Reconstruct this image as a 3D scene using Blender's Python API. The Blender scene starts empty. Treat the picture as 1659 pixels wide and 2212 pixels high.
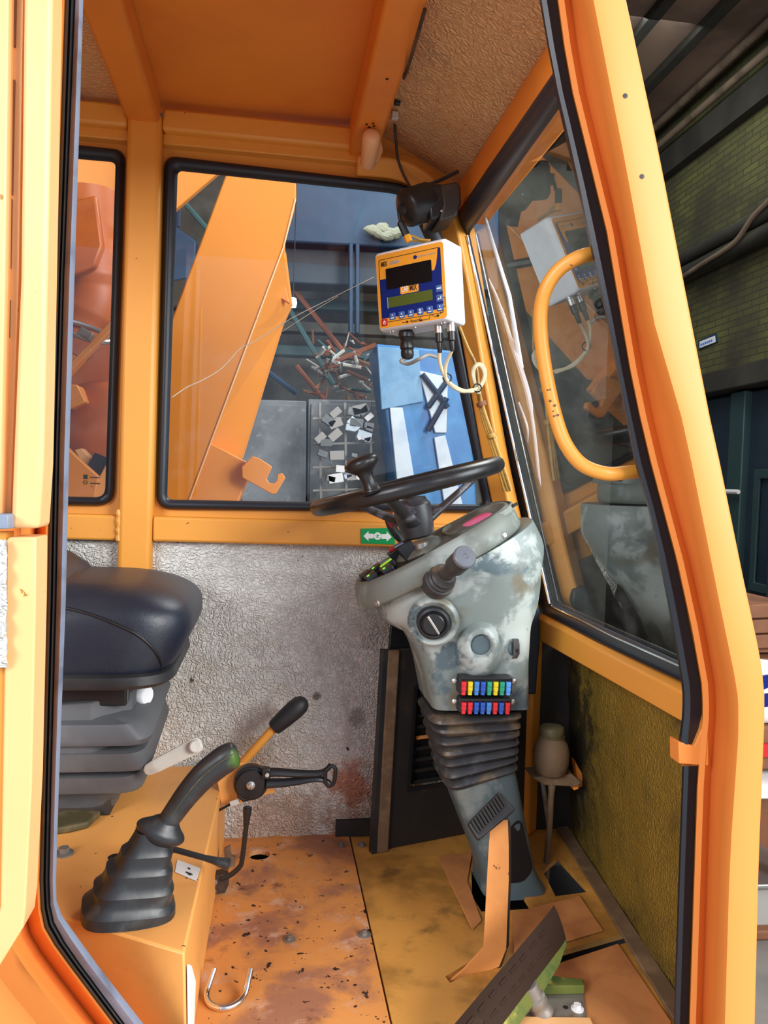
import bpy, bmesh, math, random
from math import sin, cos, pi, radians, sqrt
from mathutils import Vector as V, Matrix
from mathutils.bvhtree import BVHTree
random.seed(7)
S = bpy.context.scene
COL = S.collection

# ------------------------------------------------------------------ camera, world, lights, exposure
PSI, PHI, RHO, FPX, CZ = 0.144004, 0.033768, radians(2.0), 1700.0, 0.9
fw = V((sin(PSI)*cos(PHI), cos(PSI)*cos(PHI), -sin(PHI)))
r0 = V((cos(PSI), -sin(PSI), 0)); u0 = r0.cross(fw)
rt = r0*cos(RHO)+u0*sin(RHO); up = u0*cos(RHO)-r0*sin(RHO)
cam = bpy.data.cameras.new('camera'); cam_o = bpy.data.objects.new('camera', cam); COL.objects.link(cam_o)
cam_o.matrix_world = Matrix(((rt.x, up.x, -fw.x, 0), (rt.y, up.y, -fw.y, 0), (rt.z, up.z, -fw.z, CZ), (0, 0, 0, 1)))
cam.sensor_fit = 'VERTICAL'; cam.sensor_height = 24.0; cam.lens = 24.0*FPX/2212.0
cam.clip_start = 0.02; cam.clip_end = 100
S.camera = cam_o
S.view_settings.view_transform = 'Standard'; S.view_settings.look = 'None'
S.view_settings.exposure = 0.0; S.view_settings.gamma = 1.0; S.view_settings.use_curve_mapping = False
S.cycles.use_denoising = True
S.cycles.max_bounces = 8; S.cycles.diffuse_bounces = 4; S.cycles.glossy_bounces = 4; S.cycles.transparent_max_bounces = 12
S.cycles.sample_clamp_indirect = 6.0

W = bpy.data.worlds.new('sky'); S.world = W; W.use_nodes = True
W.node_tree.nodes['Background'].inputs[0].default_value = (0.62, 0.74, 1.0, 1)
W.node_tree.nodes['Background'].inputs[1].default_value = 0.75

def area(name, loc, aim, size, power, color=(1, 1, 1)):
    l = bpy.data.lights.new(name, 'AREA'); l.shape = 'RECTANGLE'; l.size, l.size_y = size; l.energy = power; l.color = color
    o = bpy.data.objects.new(name, l); COL.objects.link(o); o.location = loc
    o.rotation_euler = (V(aim)-V(loc)).to_track_quat('-Z', 'Y').to_euler()
    return o
# daylight through the open hall gate behind the photographer, and through the roof lights over the machine, plus a fill lamp
area('gate_daylight', (5.0, -4.6, 3.6), (0.1, 1.6, 0.6), (3.2, 3.0), 700, (1.0, 0.98, 0.94))
area('side_gate_daylight', (3.9, 0.1, 2.2), (0.3, 1.7, 0.8), (2.2, 2.4), 190, (0.93, 0.97, 1.0))
area('left_fill', (-3.7, -3.5, 3.0), (0.1, 1.7, 0.5), (2.2, 2.2), 330, (0.97, 0.98, 1.0))  # added fill lamp on the left that brightens the cab interior
area('roof_light', (2.4, 4.2, 4.6), (0.2, 3.2, 0.8), (2.0, 1.6), 170, (1.0, 0.98, 0.95))
area('roof_light_rear', (1.5, 6.2, 4.75), (1.5, 8.8, 1.2), (4.0, 1.2), 120, (0.9, 0.97, 1.0))

# ------------------------------------------------------------------ pixel -> place helpers (1659 x 2212 frame)
CAMP = V((0, 0, CZ))
def ray(px, py): return fw+rt*((px-829.5)/FPX)+up*((1106-py)/FPX)
def PY(px, py, y): d = ray(px, py); return CAMP+d*(y/d.y)
def PZ(px, py, z): d = ray(px, py); return CAMP+d*((z-CZ)/d.z)
def PX(px, py, x): d = ray(px, py); return CAMP+d*(x/d.x)
def PP(px, py, p, n): d = ray(px, py); return CAMP+d*((V(p)-CAMP).dot(n)/d.dot(n))

# ------------------------------------------------------------------ materials
def lin(c):
    return tuple(((x/255)/12.92 if x/255 <= .04045 else ((x/255+.055)/1.055)**2.4) for x in c)
MATS = {}
def mat(name, col, rough=.5, metal=0., bump=None, mott=None, spots=None, spec=None, emit=None, coat=0., stain_or_spot=None, scratch=None, rmott=None):
    """col linear rgb; bump=(scale, strength[, kind]); mott=(scale, col2, lo, hi); spots=(scale, col, lo, hi)"""
    m = bpy.data.materials.new(name); m.use_nodes = True; nt = m.node_tree; N = nt.nodes; Lk = nt.links
    p = N['Principled BSDF']; p.inputs['Roughness'].default_value = rough; p.inputs['Metallic'].default_value = metal
    if spec is not None: p.inputs['Specular IOR Level'].default_value = spec
    if coat: p.inputs['Coat Weight'].default_value = coat; p.inputs['Coat Roughness'].default_value = .15
    tc = N.new('ShaderNodeTexCoord'); src = tc.outputs['Object']
    cur = None
    def rgb(c):
        n = N.new('ShaderNodeRGB'); n.outputs[0].default_value = (*c, 1); return n.outputs[0]
    def noise(scale, detail=6, rough_=.6, dist=0, vec=None):
        n = N.new('ShaderNodeTexNoise'); n.inputs['Scale'].default_value = scale; n.inputs['Detail'].default_value = detail
        n.inputs['Roughness'].default_value = rough_; n.inputs['Distortion'].default_value = dist
        Lk.new(vec or src, n.inputs['Vector']); return n.outputs['Fac']
    def ramp(fac, lo, hi):
        n = N.new('ShaderNodeMapRange'); n.inputs['From Min'].default_value = lo; n.inputs['From Max'].default_value = hi
        n.interpolation_type = 'SMOOTHSTEP'; Lk.new(fac, n.inputs['Value']); return n.outputs[0]
    def mix(fac, a, b):
        n = N.new('ShaderNodeMix'); n.data_type = 'RGBA'
        Lk.new(fac, n.inputs[0]); Lk.new(a, n.inputs[6]); Lk.new(b, n.inputs[7]); return n.outputs[2]
    cur = rgb(col)
    for ms in ([mott] if mott and not isinstance(mott, list) else (mott or [])):
        sc, c2, lo, hi = ms; cur = mix(ramp(noise(sc, 6, .6, .3), lo, hi), cur, rgb(c2))
    for sp in ([spots] if spots and not isinstance(spots, list) else (spots or [])):
        sc, c2, lo, hi = sp; cur = mix(ramp(noise(sc, 4, .55, .2), lo, hi), cur, rgb(c2))
    for st in (stain_or_spot or []):
        pos, rad, c2, amt = st                    # one stain or spot with a place and a ragged outline of its own
        vs = N.new('ShaderNodeVectorMath'); vs.operation = 'DISTANCE'; Lk.new(src, vs.inputs[0]); vs.inputs[1].default_value = pos
        nz = noise(22, 6, .7)
        ad = N.new('ShaderNodeMath'); ad.operation = 'MULTIPLY_ADD'; Lk.new(nz, ad.inputs[0]); ad.inputs[1].default_value = rad*2.2
        Lk.new(vs.outputs['Value'], ad.inputs[2])
        f = ramp(ad.outputs[0], rad*2.15, rad*1.55)
        am = N.new('ShaderNodeMath'); am.operation = 'MULTIPLY'; Lk.new(f, am.inputs[0]); am.inputs[1].default_value = amt
        cur = mix(am.outputs[0], cur, rgb(c2))
    Lk.new(cur, p.inputs['Base Color'])
    if rmott:
        sc, lo, hi = rmott
        n = N.new('ShaderNodeMapRange'); Lk.new(noise(sc, 5), n.inputs['Value']); n.inputs['From Min'].default_value = .3; n.inputs['From Max'].default_value = .7
        n.inputs['To Min'].default_value = lo; n.inputs['To Max'].default_value = hi; Lk.new(n.outputs[0], p.inputs['Roughness'])
    if emit:
        p.inputs['Emission Color'].default_value = (*emit[0], 1); p.inputs['Emission Strength'].default_value = emit[1]
    if bump:
        b = N.new('ShaderNodeBump'); b.inputs['Strength'].default_value = bump[1]; b.inputs['Distance'].default_value = bump[2] if len(bump) > 2 else .002
        kind = bump[3] if len(bump) > 3 else 'noise'
        if kind == 'noise':
            h = noise(bump[0], 5, .6)
        elif kind == 'foil':
            nz = N.new('ShaderNodeTexNoise'); nz.inputs['Scale'].default_value = 26; nz.inputs['Detail'].default_value = 3; Lk.new(src, nz.inputs['Vector'])
            sub = N.new('ShaderNodeVectorMath'); sub.operation = 'MULTIPLY_ADD'; Lk.new(nz.outputs['Color'], sub.inputs[0]); sub.inputs[1].default_value = (.05, .05, .05); Lk.new(src, sub.inputs[2])
            v = N.new('ShaderNodeTexVoronoi'); v.feature = 'DISTANCE_TO_EDGE'; v.inputs['Scale'].default_value = bump[0]; Lk.new(sub.outputs[0], v.inputs['Vector'])
            v2 = N.new('ShaderNodeTexVoronoi'); v2.feature = 'F1'; v2.inputs['Scale'].default_value = bump[0]*2.1; Lk.new(sub.outputs[0], v2.inputs['Vector'])
            e = ramp(v.outputs['Distance'], 0., .3)
            a1 = N.new('ShaderNodeMath'); a1.operation = 'MULTIPLY_ADD'; Lk.new(v2.outputs['Distance'], a1.inputs[0]); a1.inputs[1].default_value = -.8; Lk.new(e, a1.inputs[2])
            a2 = N.new('ShaderNodeMath'); a2.operation = 'MULTIPLY_ADD'; Lk.new(noise(bump[0]*.6, 6, .75), a2.inputs[0]); a2.inputs[1].default_value = 1.5; Lk.new(a1.outputs[0], a2.inputs[2])
            h = a2.outputs[0]
        elif kind == 'brick':
            h = noise(bump[0], 5)
        Lk.new(h, b.inputs['Height']); Lk.new(b.outputs[0], p.inputs['Normal'])
    MATS[name] = m; return m

OR = (0.75, 0.31, 0.046)
CHIP = (0.09, 0.022, 0.008)
mat('orange_paint', OR, .42, mott=(3, (0.72, 0.30, 0.040), .35, .7), spots=(55, CHIP, .735, .755), bump=(90, .06, .001))
mat('orange_clean', (0.76, 0.245, 0.046), .5, spec=.35, mott=(2.5, (0.78, 0.258, 0.052), .4, .7), bump=(70, .04, .001))
mat('orange_pale', (0.84, 0.47, 0.20), .4, mott=(3, (0.82, 0.44, 0.17), .35, .7), spots=(38, (.35, .17, .03), .72, .75))  # orange paint with the door's overexposed daylight put into its pale colour
mat('orange_redder', (0.78, 0.245, 0.026), .5, mott=[(4, (0.70, 0.21, 0.024), .4, .75)], spots=(30, (.16, .05, .015), .72, .78), bump=(80, .08, .001))  # redder copy of the orange; light bounced under the roof is put in
mat('boom_orange', (0.80, 0.27, 0.030), .4, mott=(2, (0.76, 0.26, 0.028), .35, .7))
mat('pedestal_paint', (0.80, 0.36, 0.09), .45, mott=(6, (0.66, 0.30, 0.08), .5, .8), spots=(45, CHIP, .70, .73), bump=(90, .06, .001))
mat('floor_rust', (0.70, 0.28, 0.07), .6, mott=[(6, (0.36, 0.15, 0.08), .44, .62), (13, (0.66, 0.38, 0.24), .54, .70), (9, (0.16, 0.06, 0.03), .60, .74)], spots=[(30, (.03, .015, .010), .635, .67), (75, (.04, .017, .010), .655, .69)], bump=(60, .25, .002))
mat('floor_paint', (0.66, 0.31, 0.06), .6, mott=[(5, (0.36, 0.17, 0.03), .42, .62), (8, (0.20, 0.10, 0.025), .56, .72), (14, (0.26, 0.14, 0.035), .58, .78)], spots=(60, (.05, .02, .01), .72, .76), bump=(60, .2, .002))
mat('floor_plate', (0.58, 0.24, 0.075), .6, mott=[(9, (0.40, 0.15, 0.05), .4, .75)], spots=(60, (.06, .02, .01), .73, .77), bump=(70, .15, .002))
mat('foil', (0.89, 0.895, 0.845), .30, .12, bump=(105, .8, .006, 'foil'), mott=[(4, (0.70, 0.65, 0.56), .5, .8), (11, (0.50, 0.39, 0.28), .68, .85)],
    spots=(26, (.10, .06, .03), .735, .76),
    stain_or_spot=[((0.225, -.015, 0.135), .075, (.62, .16, .04), .75), ((0.05, -.015, 0.0), .16, (.45, .25, .14), .6), ((-0.02, -.015, 0.22), .06, (.40, .26, .12), .55),
           ((0.25, -.015, 0.02), .10, (.5, .28, .15), .55), ((0.30, -.015, 0.55), .09, (.36, .32, .26), .5), ((-.18, -.015, 0.40), .012, (.05, .03, .015), .9), ((0.13, -.015, 0.36), .014, (.12, .10, .07), .8), ((0.24, -.015, 0.30), .03, (.30, .27, .20), .6)])
mat('foil_olive', (0.32, 0.205, 0.030), .5, .35, bump=(85, .6, .004, 'foil'), mott=(3, (0.045, 0.04, 0.02), .42, .70), stain_or_spot=[((.02, .36, .30), .24, (.022, .020, .014), .9), ((.03, .36, .08), .12, (.03, .025, .015), .8)])  # olive foil with two darker ragged spots at the far end
mat('foil_roof', (0.86, 0.62, 0.34), .42, .6, bump=(70, .6, .004, 'foil'), mott=(5, (0.62, 0.45, 0.28), .5, .8), spots=(30, (.06, .03, .01), .72, .76))  # orange of the cab reflected in silver foil is put into this colour
mat('rubber', (0.016, 0.017, 0.019), .5, bump=(120, .15, .001), mott=(12, (.03, .03, .032), .4, .7))
mat('seal_rubber', (0.012, 0.016, 0.024), .42, bump=(140, .15, .001))
mat('seal_worn', (0.075, 0.07, 0.065), .6, mott=(20, (.16, .10, .07), .5, .8))
mat('seal_blue', (0.20, 0.235, 0.31), .55, mott=(14, (.11, .13, .18), .45, .75), bump=(90, .2, .001))
mat('black_plastic', (0.014, 0.014, 0.015), .35, bump=(150, .1, .001))
mat('panel_blue', (.16, .34, .52), .5, mott=(4, (.10, .26, .45), .45, .7))
mat('stick_plastic', (0.020, 0.022, 0.024), .38, mott=(14, (.06, .066, .066), .5, .72), spots=(90, (.09, .12, .04), .70, .78), bump=(150, .12, .001))
mat('dusty_black', (0.020, 0.018, 0.016), .55, mott=[(10, (.075, .05, .03), .5, .8)], bump=(60, .15, .001))
mat('leather', (0.009, 0.014, 0.027), .42, bump=(170, .3, .0015), mott=(6, (.018, .022, .032), .4, .7), spec=.55)  # bluish sky sheen is put into the black base colour
mat('seat_bellows', (0.085, 0.088, 0.095), .6, mott=[(7, (.13, .13, .135), .5, .8), (14, (.05, .045, .02), .6, .8)], bump=(80, .15, .001))
mat('console_grey', (0.19, 0.225, 0.21), .42, mott=[(6, (.40, .44, .41), .48, .56), (8, (.085, .125, .14), .55, .62), (5, (.17, .145, .095), .57, .66)], bump=(120, .08, .001))
mat('console_rim', (0.165, 0.18, 0.155), .5, mott=[(8, (.32, .36, .33), .5, .65), (6, (.14, .115, .08), .55, .7)], bump=(120, .08, .001))
mat('console_base', (0.075, 0.11, 0.12), .5, mott=[(7, (.20, .235, .22), .50, .62), (6, (.26, .17, .085), .58, .70), (12, (.035, .045, .045), .6, .75)])
mat('console_bellows', (0.04, 0.039, 0.04), .45, mott=[(9, (.17, .12, .07), .50, .66), (14, (.10, .115, .13), .55, .75)], bump=(60, .1, .001))
mat('worn_hub', (0.04, 0.04, 0.043), .4, mott=(14, (.26, .28, .32), .52, .64))
mat('wheel_rim', (0.014, 0.014, 0.015), .34, mott=(18, (.03, .03, .032), .5, .8), bump=(120, .08, .001))
mat('steel', (0.55, 0.54, 0.52), .35, .9, mott=(20, (.35, .30, .25), .5, .8))
mat('chrome', (0.80, 0.80, 0.80), .16, 1., mott=(30, (.35, .25, .18), .60, .72))
mat('dirty_steel', (0.30, 0.28, 0.25), .5, .6, mott=(15, (.22, .14, .07), .45, .7), bump=(70, .2, .001))
mat('dark_metal', (0.05, 0.042, 0.036), .5, .4, mott=(14, (.12, .07, .04), .5, .75))
mat('red_plastic', (0.55, 0.015, 0.02), .4)
mat('gauge_glass', (0.035, 0.038, 0.034), .15, coat=.6)
mat('pink_glow', (0.85, 0.03, 0.12), .2, emit=((1, .04, .16), .25))
mat('green_lamp', (0.1, .9, .05), .3, emit=((.12, 1, .04), 2.0))
mat('green_lens', (0.35, .75, .04), .3, emit=((.4, .8, .05), .25))
mat('white_plastic', (0.78, 0.79, 0.82), .4)
mat('offwhite_plastic', (0.55, 0.53, 0.47), .5, mott=(18, (.36, .32, .26), .5, .8))
mat('terminal_yellow', (0.86, 0.36, 0.03), .5, spec=.2)
mat('terminal_blue', (0.004, 0.016, 0.16), .5, spec=.15)
mat('button_blue', (0.03, 0.11, 0.36), .4)
mat('button_edge', (0.30, 0.42, 0.62), .5)
mat('ink', (0.006, 0.006, 0.008), .5)
mat('screen_black', (0.003, 0.003, 0.004), .3, spec=.15)
mat('lcd_green', (0.085, 0.11, 0.018), .4, spec=.15)
mat('white_ink', (0.82, 0.82, 0.80), .5)
mat('grey_ink', (0.40, 0.33, 0.28), .5)
mat('sticker_green', (0.0, 0.30, 0.075), .4)
mat('label_white', (0.80, 0.78, 0.76), .5, spots=(40, (.12, .10, .1), .70, .72))
mat('cable_cream', (0.62, 0.52, 0.34), .45)
mat('cable_grey', (0.34, 0.33, 0.29), .45)
mat('cable_yellow', (0.50, 0.28, 0.05), .5, mott=(20, (.30, .15, .03), .5, .7))
mat('lamp_cream', (0.80, 0.42, 0.20), .4)
mat('clay_dust', (0.15, 0.09, 0.045), .75, mott=[(14, (.24, .15, .08), .45, .7), (20, (.10, .07, .04), .55, .75)], bump=(60, .25, .002))
mat('cap_olive', (0.075, 0.06, 0.022), .6, mott=(20, (.16, .11, .05), .5, .7))
mat('moss_paint', (0.13, 0.15, 0.022), .75, mott=[(14, (.06, .11, .02), .42, .6), (18, (.42, .36, .07), .56, .7)], bump=(70, .25, .002))
mat('pedal_rubber', (0.030, 0.014, 0.007), .8, spec=.25, mott=[(12, (.09, .045, .022), .58, .75)], bump=(70, .3, .002))
mat('pedal_arm', (0.82, 0.33, 0.09), .5, mott=(8, (0.72, 0.27, 0.07), .4, .7), spots=(40, (.12, .03, .01), .69, .72))
mat('hall_brick', (0.085, 0.085, 0.03), .85)
mat('hall_dark', (0.022, 0.019, 0.014), .8, mott=(2, (.04, .035, .022), .4, .7))
mat('hall_ceiling', (0.26, 0.17, 0.115), .8, mott=(1.2, (.15, .10, .075), .4, .7))
mat('hall_wall_dark', (0.05, 0.05, 0.045), .85)
mat('hall_floor', (0.20, 0.18, 0.16), .8, mott=(1.5, (.12, .11, .10), .4, .7))
mat('hall_wall_rear', (0.16, 0.155, 0.125), .85, mott=(1.5, (.07, .07, .06), .4, .65))
mat('pipe_tan', (0.20, 0.14, 0.09), .6, mott=(5, (.10, .07, .045), .45, .7))
mat('gantry_blue', (0.006, 0.030, 0.070), .6, mott=(2.5, (0.009, 0.048, 0.10), .4, .7))
mat('column_blue', (0.03, 0.17, 0.42), .5, mott=(3, (0.06, 0.26, 0.52), .4, .7))
mat('teal_steel', (0.05, 0.12, 0.12), .6)
mat('truss_red', (0.26, 0.075, 0.03), .6)
mat('cabinet_grey', (0.19, 0.205, 0.21), .5, mott=[(3, (.12, .13, .13), .4, .65), (11, (.28, .30, .30), .55, .75)])
mat('panel_pale', (0.62, 0.70, 0.76), .5, mott=(4, (.45, .55, .65), .45, .7))
mat('door_navy', (0.010, 0.022, 0.038), .5, mott=(2, (.018, .032, .045), .4, .7))
mat('door_teal', (0.022, 0.05, 0.052), .5)
mat('wood_brown', (0.22, 0.085, 0.035), .7, mott=(5, (.12, .05, .025), .4, .7))
mat('scrap_grey', (0.35, 0.33, 0.30), .6)
mat('sign_blue', (0.06, 0.22, 0.75), .5)
mat('drum_orange', (0.52, 0.115, 0.012), .45, mott=(3, (0.40, 0.085, 0.012), .4, .7))
mat('wiper_grey', (0.50, 0.53, 0.57), .35, .3)
mat('yard_bounce', (0.50, 0.48, 0.45), .85, mott=(1.2, (.38, .36, .34), .4, .7))  # unseen ground, made pale to bounce light up to the cab roof
mat('cap_grey', (0.15, 0.165, 0.19), .4)
mat('patch_pale', (0.28, 0.28, 0.20), .8)

# brick wall: brick texture
def brickify(m):
    nt = m.node_tree; N = nt.nodes; Lk = nt.links; p = N['Principled BSDF']
    tc = N.new('ShaderNodeTexCoord'); mp = N.new('ShaderNodeMapping'); mp.inputs['Rotation'].default_value = (pi/2, 0, pi/2)
    sx = N.new('ShaderNodeSeparateXYZ'); cx = N.new('ShaderNodeCombineXYZ')
    Lk.new(tc.outputs['Object'], sx.inputs[0]); Lk.new(sx.outputs['Y'], cx.inputs['X']); Lk.new(sx.outputs['Z'], cx.inputs['Y'])
    b = N.new('ShaderNodeTexBrick'); b.inputs['Scale'].default_value = 1.0; b.inputs['Brick Width'].default_value = .23; b.inputs['Row Height'].default_value = .062
    b.inputs['Mortar Size'].default_value = .006; b.inputs['Color1'].default_value = (.125, .125, .032, 1); b.inputs['Color2'].default_value = (.088, .080, .028, 1); b.inputs['Mortar'].default_value = (.048, .045, .017, 1)
    Lk.new(cx.outputs[0], b.inputs['Vector'])
    n = N.new('ShaderNodeTexNoise'); n.inputs['Scale'].default_value = 1.4; n.inputs['Detail'].default_value = 6; Lk.new(tc.outputs['Object'], n.inputs['Vector'])
    r = N.new('ShaderNodeMapRange'); r.inputs['From Min'].default_value = .38; r.inputs['From Max'].default_value = .68; Lk.new(n.outputs['Fac'], r.inputs['Value'])
    mx = N.new('ShaderNodeMix'); mx.data_type = 'RGBA'; Lk.new(r.outputs[0], mx.inputs[0]); Lk.new(b.outputs['Color'], mx.inputs[6]); mx.inputs[7].default_value = (.035, .030, .018, 1)
    Lk.new(mx.outputs[2], p.inputs['Base Color'])
    bp = N.new('ShaderNodeBump'); bp.inputs['Strength'].default_value = .6; bp.inputs['Distance'].default_value = .01; bp.invert = True
    Lk.new(b.outputs['Fac'], bp.inputs['Height']); Lk.new(bp.outputs[0], p.inputs['Normal'])
brickify(MATS['hall_brick'])

def glass(name, tint, ior, smudge=.0):
    m = bpy.data.materials.new(name); m.use_nodes = True; nt = m.node_tree; N = nt.nodes; Lk = nt.links
    N.remove(N['Principled BSDF']); out = N['Material Output']
    t = N.new('ShaderNodeBsdfTransparent'); t.inputs[0].default_value = (*tint, 1)
    g = N.new('ShaderNodeBsdfGlossy'); g.inputs['Roughness'].default_value = .01; g.inputs['Color'].default_value = (1, 1, 1, 1)
    f = N.new('ShaderNodeFresnel'); f.inputs[0].default_value = ior
    # the pane is a thin slab: reflect at the face the ray enters by (counting both faces), pass at the face it leaves by
    ge = N.new('ShaderNodeNewGeometry'); iv = N.new('ShaderNodeMath'); iv.operation = 'SUBTRACT'; iv.inputs[0].default_value = 1.0; Lk.new(ge.outputs['Backfacing'], iv.inputs[1])
    fm = N.new('ShaderNodeMath'); fm.operation = 'MULTIPLY'; Lk.new(f.outputs[0], fm.inputs[0]); Lk.new(iv.outputs[0], fm.inputs[1])
    mx = N.new('ShaderNodeMixShader'); Lk.new(fm.outputs[0], mx.inputs[0]); Lk.new(t.outputs[0], mx.inputs[1]); Lk.new(g.outputs[0], mx.inputs[2])
    last = mx.outputs[0]
    if smudge:
        d = N.new('ShaderNodeBsdfDiffuse'); d.inputs[0].default_value = (.75, .8, .85, 1)
        tc = N.new('ShaderNodeTexCoord'); n = N.new('ShaderNodeTexNoise'); n.inputs['Scale'].default_value = 7; n.inputs['Detail'].default_value = 9; n.inputs['Roughness'].default_value = .7
        Lk.new(tc.outputs['Object'], n.inputs['Vector'])
        r = N.new('ShaderNodeMapRange'); r.inputs['From Min'].default_value = .5; r.inputs['From Max'].default_value = .85; r.inputs['To Max'].default_value = smudge; Lk.new(n.outputs['Fac'], r.inputs['Value'])
        m2 = N.new('ShaderNodeMixShader'); Lk.new(r.outputs[0], m2.inputs[0]); Lk.new(last, m2.inputs[1]); Lk.new(d.outputs[0], m2.inputs[2]); last = m2.outputs[0]
    Lk.new(last, out.inputs[0]); MATS[name] = m
glass('window_glass', (.95, .97, .98), 1.62, .04)
glass('windscreen_glass', (.95, .975, .98), 1.72, .08)

# ------------------------------------------------------------------ mesh builder
def spline(pts, n=8, closed=False):
    P = [V(p) for p in pts]; out = []
    m = len(P); rng = range(m if closed else m-1)
    for i in rng:
        g = lambda k: P[k % m] if closed else P[max(0, min(m-1, k))]
        a, b, c, d = g(i-1), g(i), g(i+1), g(i+2)
        for j in range(n):
            t = j/n
            out.append(.5*((2*b)+(c-a)*t+(2*a-5*b+4*c-d)*t*t+(3*b-a-3*c+d)*t**3))
    if not closed: out.append(P[-1])
    return out
def roundpoly(pts, rad, seg=6):
    """rounded 2D/px outline, rad one number or a list"""
    out = []; n = len(pts)
    for i, p in enumerate(pts):
        r = rad[i] if isinstance(rad, (list, tuple)) else rad
        p = V((p[0], p[1])); a = V(pts[i-1][:2])-p; b = V(pts[(i+1) % n][:2])-p
        la, lb = a.length, b.length; r = min(r, la*.49, lb*.49)
        A = p+a/la*r; B = p+b/lb*r
        for j in range(seg+1):
            t = j/seg; out.append(((1-t)**2*A+2*t*(1-t)*p+t*t*B))
    return out
class MB:
    def __init__(s): s.v = []; s.f = []
    def add(s, vs, fs):
        o = len(s.v); s.v += [V(v) for v in vs]; s.f += [tuple(o+i for i in f) for f in fs]; return s
    def box(s, c, d, M=None):
        c = V(c); vs = []
        for x in (-.5, .5):
            for y in (-.5, .5):
                for z in (-.5, .5):
                    p = V((x*d[0], y*d[1], z*d[2])); vs.append(c+(M @ p if M else p))
        return s.add(vs, [(0, 1, 3, 2), (4, 6, 7, 5), (0, 4, 5, 1), (2, 3, 7, 6), (0, 2, 6, 4), (1, 5, 7, 3)])
    def bx(s, x0, x1, y0, y1, z0, z1): return s.box(((x0+x1)/2, (y0+y1)/2, (z0+z1)/2), (x1-x0, y1-y0, z1-z0))
    def prism(s, poly, vec):
        n = len(poly); poly = [V(p) for p in poly]; vec = V(vec)
        return s.add(poly+[p+vec for p in poly], [tuple(range(n))[::-1], tuple(range(n, 2*n))]+[(i, (i+1) % n, n+(i+1) % n, n+i) for i in range(n)])
    def loft(s, rings, caps=True, ring_closed=True, path_closed=False):
        m = len(rings[0]); k = len(rings); vs = [p for r in rings for p in r]; fs = []
        for i in range(k if path_closed else k-1):
            i2 = (i+1) % k
            for j in range(m if ring_closed else m-1):
                j2 = (j+1) % m; fs.append((i*m+j, i*m+j2, i2*m+j2, i2*m+j))
        if caps and not path_closed and ring_closed: fs += [tuple(range(m))[::-1], tuple((k-1)*m+j for j in range(m))]
        return s.add(vs, fs)
    def tube(s, pts, r, n=12, closed=False, flat=1.0, upv=None):
        pts = [V(p) for p in pts]; k = len(pts); rings = []
        nrm = None
        for i, p in enumerate(pts):
            if closed: t = pts[(i+1) % k]-pts[i-1]
            else: t = pts[min(i+1, k-1)]-pts[max(i-1, 0)]
            t.normalize()
            if upv is not None: nrm = V(upv)-t*t.dot(V(upv))
            elif nrm is None: nrm = t.orthogonal()
            else: nrm = nrm-t*t.dot(nrm)
            nrm.normalize(); bn = t.cross(nrm); rr = r[i] if isinstance(r, (list, tuple)) else r
            rings.append([p+nrm*cos(2*pi*j/n)*rr+bn*sin(2*pi*j/n)*rr*flat for j in range(n)])
        return s.loft(rings, path_closed=closed)
    def lathe(s, prof, o, axis, n=28):
        o = V(o); a = V(axis).normalized(); x = a.orthogonal().normalized(); y = a.cross(x)
        return s.loft([[o+a*h+(x*cos(2*pi*j/n)+y*sin(2*pi*j/n))*max(r, 1e-4) for j in range(n)] for r, h in prof])
    def ring(s, outer, inner, n, d, bulge=0):
        """solid band between two matched outlines, thickness d along n (towards the viewer), rounded by bulge"""
        n = V(n); R = []
        for o, i in zip(outer, inner):
            o, i = V(o), V(i)
            R.append([o, o+n*d*.6, o.lerp(i, .2)+n*(d+bulge*.6), o.lerp(i, .5)+n*(d+bulge), o.lerp(i, .8)+n*(d+bulge*.6), i+n*d*.6, i] if bulge else [o, o+n*d, i+n*d, i])
        return s.loft(R, path_closed=True)
    def build(s, name, m, parent=None, bevel=0, smooth=True, angle=38, sub=0, seg=2):
        off = V((0, 0, 0)); q = parent
        while q is not None: off += q.location; q = q.parent
        me = bpy.data.meshes.new(name); me.from_pydata([tuple(v-off) for v in s.v], [], s.f)
        bm = bmesh.new(); bm.from_mesh(me); bmesh.ops.remove_doubles(bm, verts=bm.verts, dist=1e-6); bmesh.ops.recalc_face_normals(bm, faces=bm.faces); bm.to_mesh(me); bm.free()
        me.materials.append(MATS[m]); me.update()
        if smooth:
            me.polygons.foreach_set('use_smooth', [True]*len(me.polygons)); me.set_sharp_from_angle(angle=radians(angle))
        o = bpy.data.objects.new(name, me); COL.objects.link(o); o.parent = parent
        if bevel:
            b = o.modifiers.new('bevel', 'BEVEL'); b.width = bevel; b.segments = seg; b.limit_method = 'ANGLE'; b.angle_limit = radians(35)
        if sub:
            b = o.modifiers.new('subsurf', 'SUBSURF'); b.levels = sub; b.render_levels = sub
        return o
def tag(o, label, cat, group=None):
    o['label'] = label; o['category'] = cat
    if group: o['group'] = group
    return o
def thing(name, loc, label, cat, group=None):
    o = bpy.data.objects.new(name, None); COL.objects.link(o); o.location = loc; o.empty_display_size = .05
    return tag(o, label, cat, group)
def struct(o, label=None):
    o['kind'] = 'structure'
    if label: o['label'] = label
    return o
def group_struct(name, loc=(0, 0, 0), label=None):
    o = bpy.data.objects.new(name, None); COL.objects.link(o); o.location = loc; o.empty_display_size = .05
    return struct(o, label)
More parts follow.
